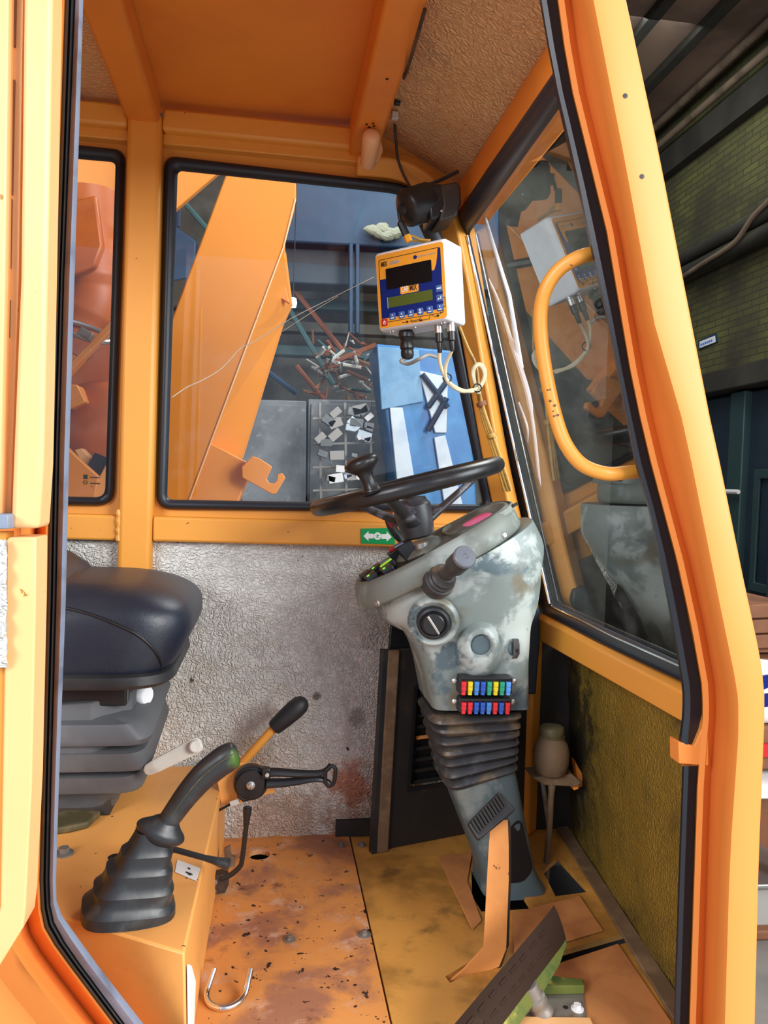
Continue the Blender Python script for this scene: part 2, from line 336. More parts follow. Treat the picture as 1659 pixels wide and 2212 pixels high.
def textmesh(mb, s, o, ux, uy, size, depth=.0006, align='CENTER', squeeze=1.0, bold=0):
    """lettering laid on a surface: o origin, ux/uy directions in the surface"""
    cu = bpy.data.curves.new('lettering', 'FONT'); cu.body = s; cu.size = size; cu.align_x = align; cu.align_y = 'CENTER'; cu.extrude = depth; cu.offset = bold
    ob = bpy.data.objects.new('lettering', cu); COL.objects.link(ob)
    dg = bpy.context.evaluated_depsgraph_get(); me = bpy.data.meshes.new_from_object(ob.evaluated_get(dg))
    uz = ux.cross(uy)
    mb.add([V(o)+ux*v.co.x*squeeze+uy*v.co.y+uz*v.co.z for v in me.vertices], [tuple(p.vertices) for p in me.polygons])
    bpy.data.objects.remove(ob); bpy.data.curves.remove(cu); bpy.data.meshes.remove(me)
def lerp_tab(tab, x):
    """piecewise linear through (x, value) rows"""
    if x <= tab[0][0]: a, b = tab[0], tab[1]
    elif x >= tab[-1][0]: a, b = tab[-2], tab[-1]
    else:
        for a, b in zip(tab, tab[1:]):
            if a[0] <= x <= b[0]: break
    return a[1]+(b[1]-a[1])*(x-a[0])/(b[0]-a[0])
# ================================================================== THE CAB SHELL (structure)
def cut(o, mb):
    c = mb.build('cutter', 'ink', smooth=False); b = o.modifiers.new('cut', 'BOOLEAN'); b.object = c; b.solver = 'EXACT'
    dg = bpy.context.evaluated_depsgraph_get(); me = bpy.data.meshes.new_from_object(o.evaluated_get(dg)); o.modifiers.remove(b); o.data = me
    bpy.data.objects.remove(c)
YB = 2.0
# floor
fl = group_struct('floor', label='worn orange steel cab floor')
a = MB().bx(-.115, .225, 1.10, 1.99, -.012, 0).build('floor_plate', 'floor_rust', fl); a['label'] = 'rusty left floor plate with scuffed pink and brown patches'
hole = PZ(560, 1846, 0)
cut(a, MB().lathe([(.026, -.05), (.026, .05)], hole, (0, 0, 1), 32))
b = MB().bx(.229, .84, 1.10, 1.99, -.012, -.001).build('floor_plate', 'floor_paint', fl); b['label'] = 'yellowish right floor plate under the pedals'
P0 = lambda x, y, z=0: PZ(x, y, z)
def slot(pts, o, z0=-.05, z1=.05): cut(o, MB().prism([V((p.x, p.y, z0)) for p in [P0(*q) for q in pts]], (0, 0, z1-z0)))
slot([(1018, 1880), (1085, 1860), (1150, 1962), (1040, 1968), (1020, 1935)], b)
slot([(1172, 1880), (1205, 1850), (1275, 1925), (1200, 1935)], b)
slot([(1150, 2070), (1366, 2010), (1382, 2026), (1160, 2096)], b)
slot([(962, 2108), (1060, 2050), (1085, 2070), (972, 2122)], b)
MB().prism([P0(1107, 1975, .001), P0(1252, 1938, .001), P0(1302, 2012, .001), P0(1150, 2058, .001), P0(1110, 2062, .001)], (0, 0, .004)).build('cover_plate', 'floor_plate', fl, bevel=.001)
MB().prism([P0(1160, 2100, .001), P0(1335, 2042, .001), P0(1450, 2212, .001), P0(1440, 2260, .001), P0(1120, 2260, .001)], (0, 0, .004)).build('cover_plate', 'floor_plate', fl, bevel=.001)
MB().prism([P0(945, 1850, .0005), P0(1020, 1845, .0005), P0(1010, 1905, .0005), P0(1040, 1990, .0005), P0(1020, 2010, .0005)], (0, 0, .003)).build('cover_plate', 'floor_plate', fl, bevel=.001)
u_ = MB(); u_.bx(-.115, .9, 1.08, 2.2, -.09, -.08); u_.bx(-.115, .9, 2.03, 2.06, -.09, -.012); u_.build('underfloor', 'ink', fl)
def bolt(px, py, r, parent, m='steel', z=0.):
    p = PZ(px, py, z)
    mb = MB(); mb.lathe([(0, 0), (r*1.7, 0), (r*1.7, r*.25), (r*.9, r*.3), (0, r*.3)], p, (0, 0, 1), 24)
    mb.loft([[p+V((cos(pi*k/3)*r, sin(pi*k/3)*r, h)) for k in range(6)] for h in (r*.25, r*.95)])
    mb.lathe([(r*.55, r*.9), (r*.55, r*1.35), (0, r*1.4)], p, (0, 0, 1), 16)
    return mb.build('floor_bolt', m, parent, smooth=False)
for q in [(625, 2030, .007), (787, 2020, .008), (737, 1826, .0065), (781, 1826, .0065)]: bolt(*q, fl, 'dirty_steel')

# back wall: insulated lower half, steel window surround
wb = group_struct('wall_back', (0, YB, 0), 'back wall of the cab with silver foil insulation below the windows')
MB().bx(-.95, -.36, 1.985, 2.02, .0, .76).build('insulation', 'foil', wb)
f = MB(); nx, nz = 60, 40                                     # quilted foil, gently uneven
rows = []
for j in range(nz+1):
    z = .0+.755*j/nz; rows.append([V((-.285+.86*i/nx, 1.985-.004*sin(i*.9+2*sin(j*.35))*sin(j*.7+i*.2)-.003*sin(j*2.1+i*.13), z)) for i in range(nx+1)])
f.loft(rows, caps=False, ring_closed=False); f.build('insulation', 'foil', wb)
MB().bx(-.95, .70, 2.012, 2.03, -.01, .76).build('outer_sheet', 'orange_paint', wb)
MB().bx(.575, .845, 1.98, 2.01, .0, .53).build('dark_lining', 'dusty_black', wb)
pa, pb = PY(726, 1772, 1.975), PY(802, 1806, 1.975)
MB().bx(pa.x, pb.x, 1.971, 1.984, pb.z, pa.z).build('tape_patch', 'dusty_black', wb)
wo = roundpoly([(316, 258), (990, 300), (1128, 1152), (296, 1140)], [4, 90, 4, 4], 8)
wi = roundpoly([(362, 344), (935, 414), (1068, 1101), (343, 1094)], [26, 95, 30, 30], 8)
MB().ring([PY(*p, 2.012) for p in wo], [PY(*p, 2.012) for p in wi], (0, -1, 0), .012).build('window_surround', 'orange_paint', wb)
wo2 = roundpoly([(60, 255), (300, 262), (262, 1135), (20, 1130)], 4, 8)
wi2 = roundpoly([(104, 314), (267, 333), (243, 1087), (64, 1084)], [20, 20, 30, 30], 8)
MB().ring([PY(*p, 2.012) for p in wo2], [PY(*p, 2.012) for p in wi2], (0, -1, 0), .012).build('window_surround', 'orange_paint', wb)
# windows in the back wall
def window(name, outer, ro, inner, ri, y, label):
    w = group_struct(name, PY(*outer[3], y), label)
    O = roundpoly(outer, ro, 8); I = roundpoly(inner, ri, 8)
    MB().ring([PY(*p, y) for p in O], [PY(*p, y) for p in I], (0, -1, 0), .012, .010).build('window_seal', 'seal_rubber', w, angle=60)
    M_ = [p.lerp(q, .5) for p, q in zip(O, I)]
    MB().prism([PY(*p, y+.004) for p in M_], (0, .005, 0)).build('pane', 'window_glass', w, smooth=False)
    return w
w1 = window('window_1', [(356, 338), (938, 406), (1072, 1108), (338, 1100)], [28, 100, 34, 34],
       [(384, 369), (905, 424), (1043, 1090), (361, 1079)], [12, 70, 14, 14], 2.0, 'large back window in a black rubber seal')
w2 = window('window_2', [(98, 308), (272, 327), (247, 1093), (58, 1090)], [24, 26, 38, 30],
       [(102, 338), (251, 351), (228, 1074), (62, 1071)], [12, 14, 22, 14], 2.0, 'narrow rear side window behind the seat')
MB().tube(spline([PY(*p, 1.9985) for p in [(372, 858), (405, 836), (440, 820), (480, 795), (520, 752), (546, 740), (600, 706), (640, 682), (700, 652), (760, 622), (808, 598)]], 4), .0011, 6).build('crack', 'offwhite_plastic', w1)
MB().tube(spline([PY(*p, 1.9985) for p in [(610, 716), (650, 690), (690, 664), (730, 640)]], 4), .0008, 6).build('crack', 'offwhite_plastic', w1)
# small printed approval marks in the corner of the narrow window pane
mk = MB(); ux, uz = V((1, 0, 0)), V((0, 0, 1))
def pane_pt(px, py): return PY(px, py, 1.9985)
q = pane_pt(184.5, 1030); mk.prism([q+ux*x+uz*z for x, z in [(-.005, -.0055), (.005, -.0055), (.005, .0055), (-.005, .0055)]], (0, -.0008, 0))
q = pane_pt(184, 1042); mk.ring([q+ux*cos(t*pi/10)*.0055+uz*sin(t*pi/10)*.0055 for t in range(20)], [q+ux*cos(t*pi/10)*.004+uz*sin(t*pi/10)*.004 for t in range(20)], (0, -1, 0), .0008)
mk.prism([q+ux*x+uz*z for x, z in [(-.003, -.001), (.003, -.001), (.003, .001), (-.003, .001)]], (0, -.0008, 0))
for yy, w_ in ((1031, .022), (1044, .023)):
    q = pane_pt(195, yy)
    for k in range(7): mk.prism([q+ux*(k*w_/7+x)+uz*z for x, z in [(0, -.0018), (w_/7*.8, -.0018), (w_/7*.8, .0016), (0, .0016)]], (0, -.0008, 0))
q = pane_pt(198, 1051); mk.prism([q+ux*x+uz*z for x, z in [(-.001, -.0015), (.001, -.0015), (.002, .001), (-.001, .0015)]], (0, -.0008, 0))
mk.build('approval_mark', 'ink', w2, smooth=False)

# pillars and rails of the back wall
t1 = group_struct('trim_1', (-.32, 1.96, 0), 'orange square pillar between the two back windows')
MB().bx(-.359, -.280, 1.945, 2.03, .192, 1.76).build('pillar_tube', 'orange_paint', t1, bevel=.012, seg=3)
for px, pys in ((257, (1100, 1168)), (313, (1104, 1178))):   # weld beads
    pts = [PY(px+random.uniform(-2, 2), pys[0]+(pys[1]-pys[0])*k/9, 1.952) for k in range(10)]
    MB().tube(pts, [.004+.0035*abs(sin(k*1.3)) for k in range(10)], 8).build('weld_bead', 'orange_paint', t1)
struct(MB().bx(-.280, .675, 1.958, 2.03, .745, .806).build('trim_2', 'orange_paint', bevel=.006), 'orange rail below the large back window')
struct(MB().bx(-.95, -.359, 1.958, 2.03, .745, .806).build('trim_3', 'orange_paint', bevel=.006), 'orange rail below the narrow window')
t4 = group_struct('trim_4', (0, 1.96, 1.7), 'orange rail above the back windows')
tp = MB(); tp.bx(-.280, .24, 1.95, 2.03, 1.722, 1.775); tp.bx(-.95, -.359, 1.95, 2.03, 1.722, 1.775); tp.build('rail_tube', 'orange_paint', t4, bevel=.008)
tp = MB(); tp.bx(-.280, .30, 1.972, 2.012, 1.698, 1.724); tp.bx(-.95, -.359, 1.972, 2.012, 1.698, 1.724); tp.build('drip_flange', 'orange_paint', t4, bevel=.003)
# front far pillar: the rail bends down into it
path = spline([PY(*p, 1.975) for p in [(770, 350), (850, 358), (905, 380), (950, 425), (985, 520), (1026, 736), (1072, 997), (1112, 1180), (1140, 1330)]], 6)+[V((.685, 1.975, .55)), V((.69, 1.975, 0.))]
struct(MB().tube(path, .036, 4, upv=(0, 1, 0)).build('trim_5', 'orange_paint', bevel=.006, angle=30), 'orange pillar between back window and windscreen')
# screws along the window frames
sc = [(352, 480), (333, 948), (331, 985), (438, 352), (610, 372), (702, 1136), (520, 1120), (425, 1112), (492, 1112), (1018, 620), (1030, 690), (1024, 700)]
MBs = MB()
for px, py in sc[:5]: MBs.lathe([(.0035, 0), (.0035, .002), (0, .003)], PY(px, py, 2.0), (0, -1, 0), 10)
MBs.build('frame_screw', 'steel', t1)['kind'] = 'stuff'
# roof
cl = group_struct('ceiling', (0, 1.6, 1.8), 'orange steel roof of the cab between two beams')
MB().bx(-.36, .25, 1.08, 2.04, 1.80, 1.815).build('roof_panel', 'orange_redder', cl)
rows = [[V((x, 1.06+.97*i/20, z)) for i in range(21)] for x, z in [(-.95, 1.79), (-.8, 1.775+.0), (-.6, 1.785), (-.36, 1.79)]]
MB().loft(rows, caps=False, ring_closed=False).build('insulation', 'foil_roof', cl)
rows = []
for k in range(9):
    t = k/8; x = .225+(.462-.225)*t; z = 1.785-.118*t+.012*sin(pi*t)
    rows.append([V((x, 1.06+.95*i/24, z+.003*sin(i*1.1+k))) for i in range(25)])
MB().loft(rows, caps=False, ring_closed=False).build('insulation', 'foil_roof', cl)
MB().bx(-1.0, .55, 1.04, 2.06, 1.84, 1.86).build('outer_skin', 'orange_clean', cl)
struct(MB().bx(-.362, -.285, 1.06, 1.96, 1.735, 1.80).build('trim_6', 'orange_redder', bevel=.008), 'left roof beam')
t7 = struct(MB().bx(.166, .236, 1.06, 1.985, 1.712, 1.80).build('trim_7', 'orange_redder', bevel=.008), 'right roof beam carrying the cab lamp')
# windscreen header, rail, kick panel
struct(MB().bx(.446, .53, 1.20, 2.0, 1.578, 1.668).build('trim_8', 'orange_redder', bevel=.008), 'orange header above the windscreen')
r_ = MB(); fa, fb = V((.700, 1.985, 0)), V((.697, 1.19, 0)); 
r_.loft([[V((p.x, p.y, z0)), V((p.x+.07, p.y, z0)), V((p.x+.07, p.y, z1)), V((p.x+.012, p.y, z1)), V((p.x, p.y, z1-.012))] for p, z0, z1 in ((fa, .512, .578), (fb, .520, .580))])
struct(r_.build('trim_9', 'orange_paint', bevel=.003), 'orange rail below the windscreen')
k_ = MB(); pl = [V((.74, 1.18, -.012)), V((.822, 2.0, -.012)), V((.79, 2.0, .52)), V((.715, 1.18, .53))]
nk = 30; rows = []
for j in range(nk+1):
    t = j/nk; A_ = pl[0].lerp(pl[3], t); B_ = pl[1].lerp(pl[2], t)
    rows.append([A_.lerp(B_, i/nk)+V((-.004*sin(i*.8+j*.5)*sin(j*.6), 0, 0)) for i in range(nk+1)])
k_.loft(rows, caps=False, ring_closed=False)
wf = group_struct('wall_front', (.78, 1.6, 0), 'front kick panel lined with dark olive insulation')
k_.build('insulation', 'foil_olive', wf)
MB().prism([p+V((.03, 0, 0)) for p in pl], (.015, 0, 0)).build('outer_sheet', 'orange_paint', wf)
struct(MB().prism([V((.706, 1.2, .0005)), V((.782, 1.99, .0005)), V((.815, 1.99, .0005)), V((.742, 1.2, .0005))], (0, 0, .006)).build('baseboard_front', 'clay_dust', bevel=.002), 'dirty steel edge along the front of the floor')
struct(MB().bx(-3.4, -.95, 1.12, 2.05, -1.1, 2.2).build('wall_left', 'orange_paint'), 'unseen machine body behind the seat, added to block lamp light')  # out-of-view box, added to keep the left lamp off boom and drum
# windscreen
A_, B_, C_ = PY(1018, 503, 1.95), PY(1193, 1303, 1.95), PY(1475, 1433, 1.245)
NW = (B_-A_).cross(C_-A_).normalized()
if NW.x > 0: NW = -NW
def WQ(px, py, d=0.): return PP(px, py, A_+NW*d, NW)      # a point on the plane d inside (+) or outside (-) of the glass
def WP(px, py, d=0.): return PP(px, py, A_, NW)+NW*d
w3 = group_struct('window_3', B_, 'raked windscreen in a black rubber seal')
wso = roundpoly([(978, 478), (1160, 1324), (1530, 1490), (1232, 118)], [26, 40, 20, 20], 8)
wsi = roundpoly([(1014, 503), (1193, 1303), (1520, 1452), (1222, 215)], [8, 14, 10, 10], 8)
MB().ring([WP(*p) for p in wso], [WP(*p) for p in wsi], NW, .012, .012).build('window_seal', 'seal_rubber', w3, angle=60)
MB().prism([WP(*p.lerp(q, .5), -.002) for p, q in zip(wso, wsi)], NW*-.006).build('pane', 'windscreen_glass', w3, smooth=False)
MB().tube([WP(1017, 507, .010), WP(1105, 905, .010), WP(1195, 1302, .010)], .0030, 8).build('bright_bead', 'chrome', w3)
MB().tube([WP(1200, 1308, .010), WP(1340, 1374, .012), WP(1490, 1441, .010)], .0026, 8).build('bright_bead', 'chrome', w3)

# near door frame: front post (right) lofted along its bend
def frame_loft(st, lines, back=1.26):
    """stations st (px rows) x lines: each line = (table of (py, px), y depth); closed with two hidden corners at the back"""
    rings = []
    for py in st:
        R = [PY(lerp_tab(tab, py), py, y) for tab, y in lines]
        a, b = R[0], R[-1]
        R += [V((b.x+.002, back, b.z)), PY(lerp_tab(lines[0][0], py)+6, py, back)]
        rings.append(R)
    return MB().loft(rings)
T_sl = [(-150, 1160), (0, 1165), (160, 1193), (373, 1242), (525, 1272), (677, 1308), (1000, 1371), (1120, 1406), (1328, 1447), (1422, 1463), (1490, 1474), (1540, 1474), (1600, 1466), (1660, 1474), (1872, 1466), (2212, 1455), (2400, 1450)]
T_sr = [(-150, 1190), (0, 1203), (160, 1225), (502, 1309), (692, 1341), (844, 1367), (1000, 1404), (1214, 1461), (1357, 1492), (1480, 1514), (1540, 1516), (1611, 1510), (1700, 1504), (1872, 1498), (2212, 1487), (2400, 1483)]
off = lambda tab, d: [(y, x+(d if not callable(d) else d(y))) for y, x in tab]
T_rr = off(T_sr, 16)
T_g = off(T_sr, 30)
T_fi = [(-150, 1240), (0, 1272), (160, 1303), (347, 1340), (700, 1404), (900, 1462), (1000, 1484), (1315, 1547), (1450, 1575), (1510, 1585), (1590, 1585), (1850, 1567), (2212, 1556), (2400, 1552)]
T_bv = off(T_fi, -13)
T_fo = [(-150, 1318), (0, 1346), (334, 1418), (606, 1470), (900, 1527), (1000, 1549), (1256, 1601), (1390, 1630), (1446, 1640), (1500, 1645), (1560, 1645), (1849, 1633), (2212, 1624), (2400, 1619)]
T_oo = off(T_fo, 6)
st = [-150]+list(range(0, 1200, 100))+list(range(1200, 1700, 25))+list(range(1700, 2300, 100))+[2400]
t10 = group_struct('trim_10', (.7, 1.16, 0), 'orange front post of the door opening')
frame_loft(st, [(T_sl, 1.175), (T_sr, 1.170), (off(T_sr, 3), 1.150), (T_rr, 1.148), (T_g, 1.175), (T_bv, 1.118), (T_fi, 1.092), (off(T_fi, 10), 1.083), (T_fo, 1.080), (T_oo, 1.088), (T_oo, 1.11)]).build('post', 'orange_clean', t10, angle=50)
def seal_strip(name, st, inner, outer, y, parent, m='seal_rubber'):
    rings = []
    for py in st:
        a, b = lerp_tab(inner, py), lerp_tab(outer, py)
        rings.append([PY(a, py, y+.03), PY(a, py, y), PY(a+(b-a)*.12, py, y-.012), PY(a+(b-a)*.42, py, y-.016), PY(a+(b-a)*.5, py, y-.008), PY(a+(b-a)*.9, py, y-.006), PY(b, py, y), PY(b, py, y+.03)])
    return MB().loft(rings).build(name, m, parent, angle=50)
seal_strip('door_seal', [-150]+list(range(0, 1400, 100))+list(range(1400, 1601, 25))+[1608], T_sl, T_sr, 1.165, t10)
seal_strip('door_seal', [1655, 1700, 1800, 1900, 2000, 2100, 2212, 2400], T_sl, T_sr, 1.165, t10)
br = [PY(*p, 1.150) for p in [(1466, 1602), (1500, 1612), (1530, 1545), (1532, 1655), (1467, 1650)]]
MB().prism(br, (0, .03, 0)).build('latch_plate', 'orange_clean', t10, bevel=.002)
for px, py in ((1350, 208), (1386, 382)):
    MB().lathe([(.0036, -.003), (.0036, .0016), (.0, .0018)], PY(px, py, 1.083), (0, -1, 0), 16).build('screw_hole', 'ink', t10)
# near door frame: rear post and bent sill (left)
LS = [((72, -150), (143, -150), (167, -150), (184, -150)), ((65, 0), (140, 0), (163, 0), (180, 0)), ((60, 600), (120, 600), (139, 600), (161, 600)),
      ((50, 1000), (107, 1000), (128, 1000), (149, 1000)), ((40, 1300), (101, 1300), (122, 1300), (142, 1300)), ((25, 1700), (90, 1700), (111, 1700), (127, 1700)),
      ((12, 1900), (85, 1900), (107, 1900), (121, 1900)), ((8, 1990), (88, 1965), (109, 1955), (122, 1945)), ((22, 2040), (96, 2004), (117, 1992), (133, 1976)),
      ((50, 2085), (118, 2042), (140, 2034), (164, 2020)), ((92, 2140), (150, 2086), (173, 2082), (210, 2084)), ((160, 2222), (245, 2212), (270, 2212), (310, 2212)), ((262, 2360), (345, 2340), (372, 2340), (412, 2340))]
t11 = group_struct('trim_11', (-.3, 1.12, 0), 'orange rear post of the door opening with its bent lower corner')
rings = []
for A0, B0, C0, D0 in LS:
    R = [PY(A0[0]-330, A0[1]+60, 1.14), PY(A0[0]-60, A0[1]+14, 1.14), PY(A0[0]-24, A0[1]+6, 1.085), PY(*A0, 1.068), PY(A0[0]+6, A0[1]-1, 1.078), PY(A0[0]*.35+B0[0]*.65-6, A0[1]*.35+B0[1]*.65, 1.165), PY(B0[0]-5, B0[1]+1, 1.118), PY(*B0, 1.125), PY(*B0, 1.16), PY(*C0, 1.165)]
    a, b = R[0], R[-1]; R += [PY(C0[0]-6, C0[1]+3, 1.23), V((a.x, 1.23, a.z))]; rings.append(R)
MB().loft(rings).build('post', 'orange_clean', t11, angle=45)
MB().loft([[PY(B0[0]-2, B0[1], 1.15), PY(*B0, 1.128), PY(B0[0]*.7+C0[0]*.3, B0[1]*.7+C0[1]*.3, 1.122), PY((B0[0]+C0[0])/2, (B0[1]+C0[1])/2, 1.140), PY(B0[0]*.35+C0[0]*.65, B0[1]*.35+C0[1]*.65, 1.125), PY(C0[0], C0[1], 1.135), PY(C0[0], C0[1], 1.17)] for A0, B0, C0, D0 in LS]).build('door_seal', 'seal_worn', t11, angle=45)
MB().loft([[PY(C0[0]-1, C0[1], 1.165), PY(C0[0], C0[1], 1.125), PY((C0[0]+D0[0])/2, (C0[1]+D0[1])/2, 1.114), PY(*D0, 1.128), PY(D0[0]-1, D0[1], 1.17)] for A0, B0, C0, D0 in LS]).build('seal_lip', 'seal_blue', t11, angle=60)
# header of the door opening (above the picture) closes the cab box
struct(MB().bx(-1.0, .45, 1.08, 1.22, 1.70, 1.84).build('trim_12', 'orange_clean', bevel=.01), 'orange header of the door opening')
# ================================================================== THE OPENED DOOR at the left edge
dr = thing('cab_door', PY(60, 2000, 1.0), 'cream-orange cab door swung open at the left edge, in two halves', 'door')
yd = .985
def pxprism(mb, pts, y, d): return mb.prism([PY(*p, y) for p in pts], (0, d, 0))
up_ = MB(); pxprism(up_, [(48, -150), (114, -150), (112, 0), (101, 600), (93, 1000), (84, 1142), (22, 1142), (27, 1000), (43, 600), (50, 0)], yd, .05)
up_.build('upper_frame', 'orange_pale', dr, bevel=.006, seg=3)
g_ = MB(); pxprism(g_, [(-60, -150), (52, -150), (50, 0), (40, 600), (26, 1000), (22, 1120), (-60, 1120)], 1.012, .02); g_.build('upper_panel', 'orange_pale', dr)
g_ = MB(); pxprism(g_, [(-60, -150), (26, -150), (22, 0), (14, 600), (6, 1000), (2, 1118), (-60, 1118)], yd+.01, .03); g_.build('outer_frame', 'orange_pale', dr, bevel=.006, seg=3)
sl = MB()
for (x0, y0, x1, y1) in [(32, -10, 30, 100), (29, 172, 24, 420), (23, 430, 20, 580), (19, 648, 8, 1072)]: pxprism(sl, [(x0-4, y0), (x0+3, y0), (x1+3, y1), (x1-4, y1)], 1.009, .004)
sl.build('slot', 'wood_brown', dr)
lo = MB(); pxprism(lo, [(13, 1166), (20, 1160), (78, 1160), (77, 1300), (68, 1700), (55, 1960), (50, 2004), (-40, 2150), (-60, 2150), (0, 1960), (8, 1500)], yd+.005, .05); lo.build('lower_frame', 'orange_pale', dr, bevel=.006, seg=3)
ln = MB(); rows = [[PY(x+random.uniform(-1.5, 1.5)*(x > 5), 1166+276*j/24, yd-.004+.003*sin(j*1.3+x)) for x in (-60, -40, -20, 0, 8, 14, 15)] for j in range(25)]
ln.loft(rows, caps=False, ring_closed=False); ln.build('insulation', 'foil', dr)
l2 = MB(); pxprism(l2, [(-60, 1150), (13, 1150), (8, 1700), (0, 2020), (-60, 2120)], yd+.012, .03); l2.build('lower_panel', 'orange_paint', dr)
bk = MB(); pxprism(bk, [(-40, 1111), (14, 1111), (18, 1115), (18, 1143), (-40, 1143)], yd-.02, .05); bk.build('rubber_stop', 'seal_blue', dr, bevel=.003)

# ================================================================== SEAT PEDESTAL
PZ0 = .19
bxx = -.1
pd = thing('seat_pedestal', (-.3, 1.6, 0), 'orange steel box that carries the seat and the joystick', 'pedestal')
pb_ = MB(); top = [V((-.94, 1.972, PZ0)), V((-.089, 1.972, PZ0)), V((-.107, 1.183, PZ0)), V((-.95, 1.38, PZ0))]
q1 = PZ(150, 1985, PZ0); d_ = (V((-.107, 1.183, PZ0))-q1); q0 = q1-d_*2.2
top[3] = V((q0.x, q0.y, PZ0))
# front face slopes slightly inward to the floor
bot = [V((-.94, 1.972, 0)), V((-.088, 1.972, 0)), V((-.100, 1.195, 0)), V((q0.x, q0.y+.01, 0))]
pb_.loft([bot, top]); pb_.build('body', 'pedestal_paint', pd, bevel=.004)
st_ = MB(); st_.prism([V((-.0985, 1.20, .005)), V((-.0968, 1.235, .012)), V((-.0985, 1.27, .09)), V((-.1015, 1.215, .15)), V((-.1040, 1.195, .165))], (.003, 0, 0)); st_.build('bare_strip', 'label_white', pd)
lb = [PZ(*p, PZ0+.0006) for p in [(383, 1858), (433, 1876), (424, 1904), (378, 1884)]]
MB().prism(lb, (0, 0, .0008)).build('paper_label', 'label_white', pd)
tx = MB(); e1 = (lb[1]-lb[0]).normalized(); e2 = (lb[0]-lb[3]).normalized()
for k, (u, v, w, h) in enumerate([(.55, .62, .12, .10), (.5, .25, .3, .10), (.62, .18, .1, .06)]):
    o_ = lb[3]+(lb[2]-lb[3])*u+(lb[0]-lb[3])*v+V((0, 0, .0018)); a_ = (lb[2]-lb[3])*w; b_ = (lb[0]-lb[3])*h
    tx.prism([o_, o_+a_, o_+a_+b_, o_+b_], (0, 0, .0003))
tx.build('print', 'ink', pd)
p = PZ(138, 1845, PZ0); mb = MB(); mb.lathe([(.018, 0), (.018, .003), (.011, .004), (0, .004)], p, (0, 0, 1)); mb.loft([[p+V((cos(pi*k/3)*.010, sin(pi*k/3)*.010, h)) for k in range(6)] for h in (.003, .013)]); mb.build('bolt', 'dirty_steel', pd, smooth=False)
MB().prism([PZ(*q, PZ0+.001) for q in [(118, 1770), (150, 1762), (218, 1765), (190, 1790), (150, 1800), (110, 1805)]], (0, 0, .014)).build('rubber_pad', 'cap_olive', pd, bevel=.004)
MB().lathe([(.014, 0), (.014, .0008)], PZ(250, 1852, PZ0), (0, 0, 1), 20).build('hole', 'ink', pd)
# green arrow sticker on the far end of the box
MB().prism([PZ(*q, PZ0+.001) for q in [(412, 1632), (440, 1622), (447, 1638), (420, 1650)]], (0, 0, .001)).build('arrow_sticker', 'sticker_green', pd)
MB().prism([PZ(*q, PZ0+.0022) for q in [(420, 1637), (432, 1632), (431, 1628), (440, 1633), (436, 1641), (434, 1637), (422, 1642)]], (0, 0, .0005)).build('arrow_print', 'white_ink', pd)

# ================================================================== DRIVER SEAT
se = thing('driver_seat', (-.42, 1.75, PZ0), 'black leatherette driver seat on a pleated rubber suspension', 'seat')
def rrect(x0, x1, y0, y1, z, r, n=8, dz=None):
    pts = roundpoly([(x0, y0), (x1, y0), (x1, y1), (x0, y1)], r, n)
    return [V((q.x, q.y, z+(dz(q.x, q.y) if dz else 0))) for q in pts]
cy0, cy1, cx0 = 1.515, 1.965, -.86
prof = [(.520, -.200, .012), (.530, -.184, .004), (.560, -.164, 0), (.600, -.149, 0), (.635, -.152, .004), (.658, -.170, .016), (.676, -.205, .034), (.688, -.25, .065), (.692, -.31, .11)]
rings = []
for z, xf, ins in prof:
    r = .11 if z > .53 else .10
    rings.append(rrect(cx0+ins, xf, cy0+ins, cy1-ins, z, [.06, r, r, .06], 10))
cols = [spline([r[j] for r in rings], 4) for j in range(len(rings[0]))]
rings = [[c[i] for c in cols] for i in range(len(cols[0]))]
cu_ = MB().loft(rings); o = cu_.build('cushion', 'leather', se, angle=70)
# welt seam following the side panel
sp = [(120, 1312), (150, 1316), (190, 1326), (230, 1340), (270, 1357), (300, 1373), (328, 1398), (345, 1425), (353, 1452), (354, 1468)]
bvh = BVHTree.FromPolygons([v for v in cu_.v], cu_.f)
def hit(tree, px, py, lift=0.):
    d = ray(px, py).normalized(); loc, n, i, dist = tree.ray_cast(CAMP, d)
    if loc is None: return None, None
    if n.dot(d) > 0: n = -n
    return loc+n*lift, n
pts = []
for q in sp:
    for dx in range(0, 40, 3):
        p = hit(bvh, q[0]-dx, q[1]-dx*.3, .001)[0]
        if p: pts.append(p); break
MB().tube(spline(pts, 5), .0028, 8).build('seam', 'ink', se)
stc = MB(); fine = spline(pts, 14)
for i in range(0, len(fine)-1, 2): stc.tube([fine[i]+V((0, -.0015, .004)), fine[i+1]+V((0, -.0015, .004))], .0011, 5)
stc.build('stitching', 'ink', se)['kind'] = 'stuff'
pan = MB().loft([rrect(-.85, -.185, 1.512, 1.968, .500, [.05, .10, .10, .05], 8), rrect(-.855, -.176, 1.507, 1.973, .508, [.05, .10, .10, .05], 8), rrect(-.855, -.180, 1.507, 1.973, .524, [.05, .10, .10, .05], 8), rrect(-.85, -.20, 1.514, 1.966, .528, [.05, .10, .10, .05], 8)])
pan.build('seat_pan', 'rubber', se)
bkr = MB().loft([[V((-.86+x+(z-.7)*-.25, y, z)) for x, y in [(0, 1.55), (.10, 1.53), (.20+w, 1.56), (.22+w, 1.64), (.19+w, 1.75), (.22+w, 1.86), (.20+w, 1.94), (.10, 1.97), (0, 1.95)]] for z, w in [(.66, .28), (.70, .25), (.74, .18), (.80, .06), (.95, 0), (1.15, -.02), (1.24, -.05)]])
bkr.build('backrest', 'leather', se, sub=1)
und = MB().bx(-.80, -.27, 1.60, 1.90, .445, .503); und.build('seat_frame', 'black_plastic', se, bevel=.004)
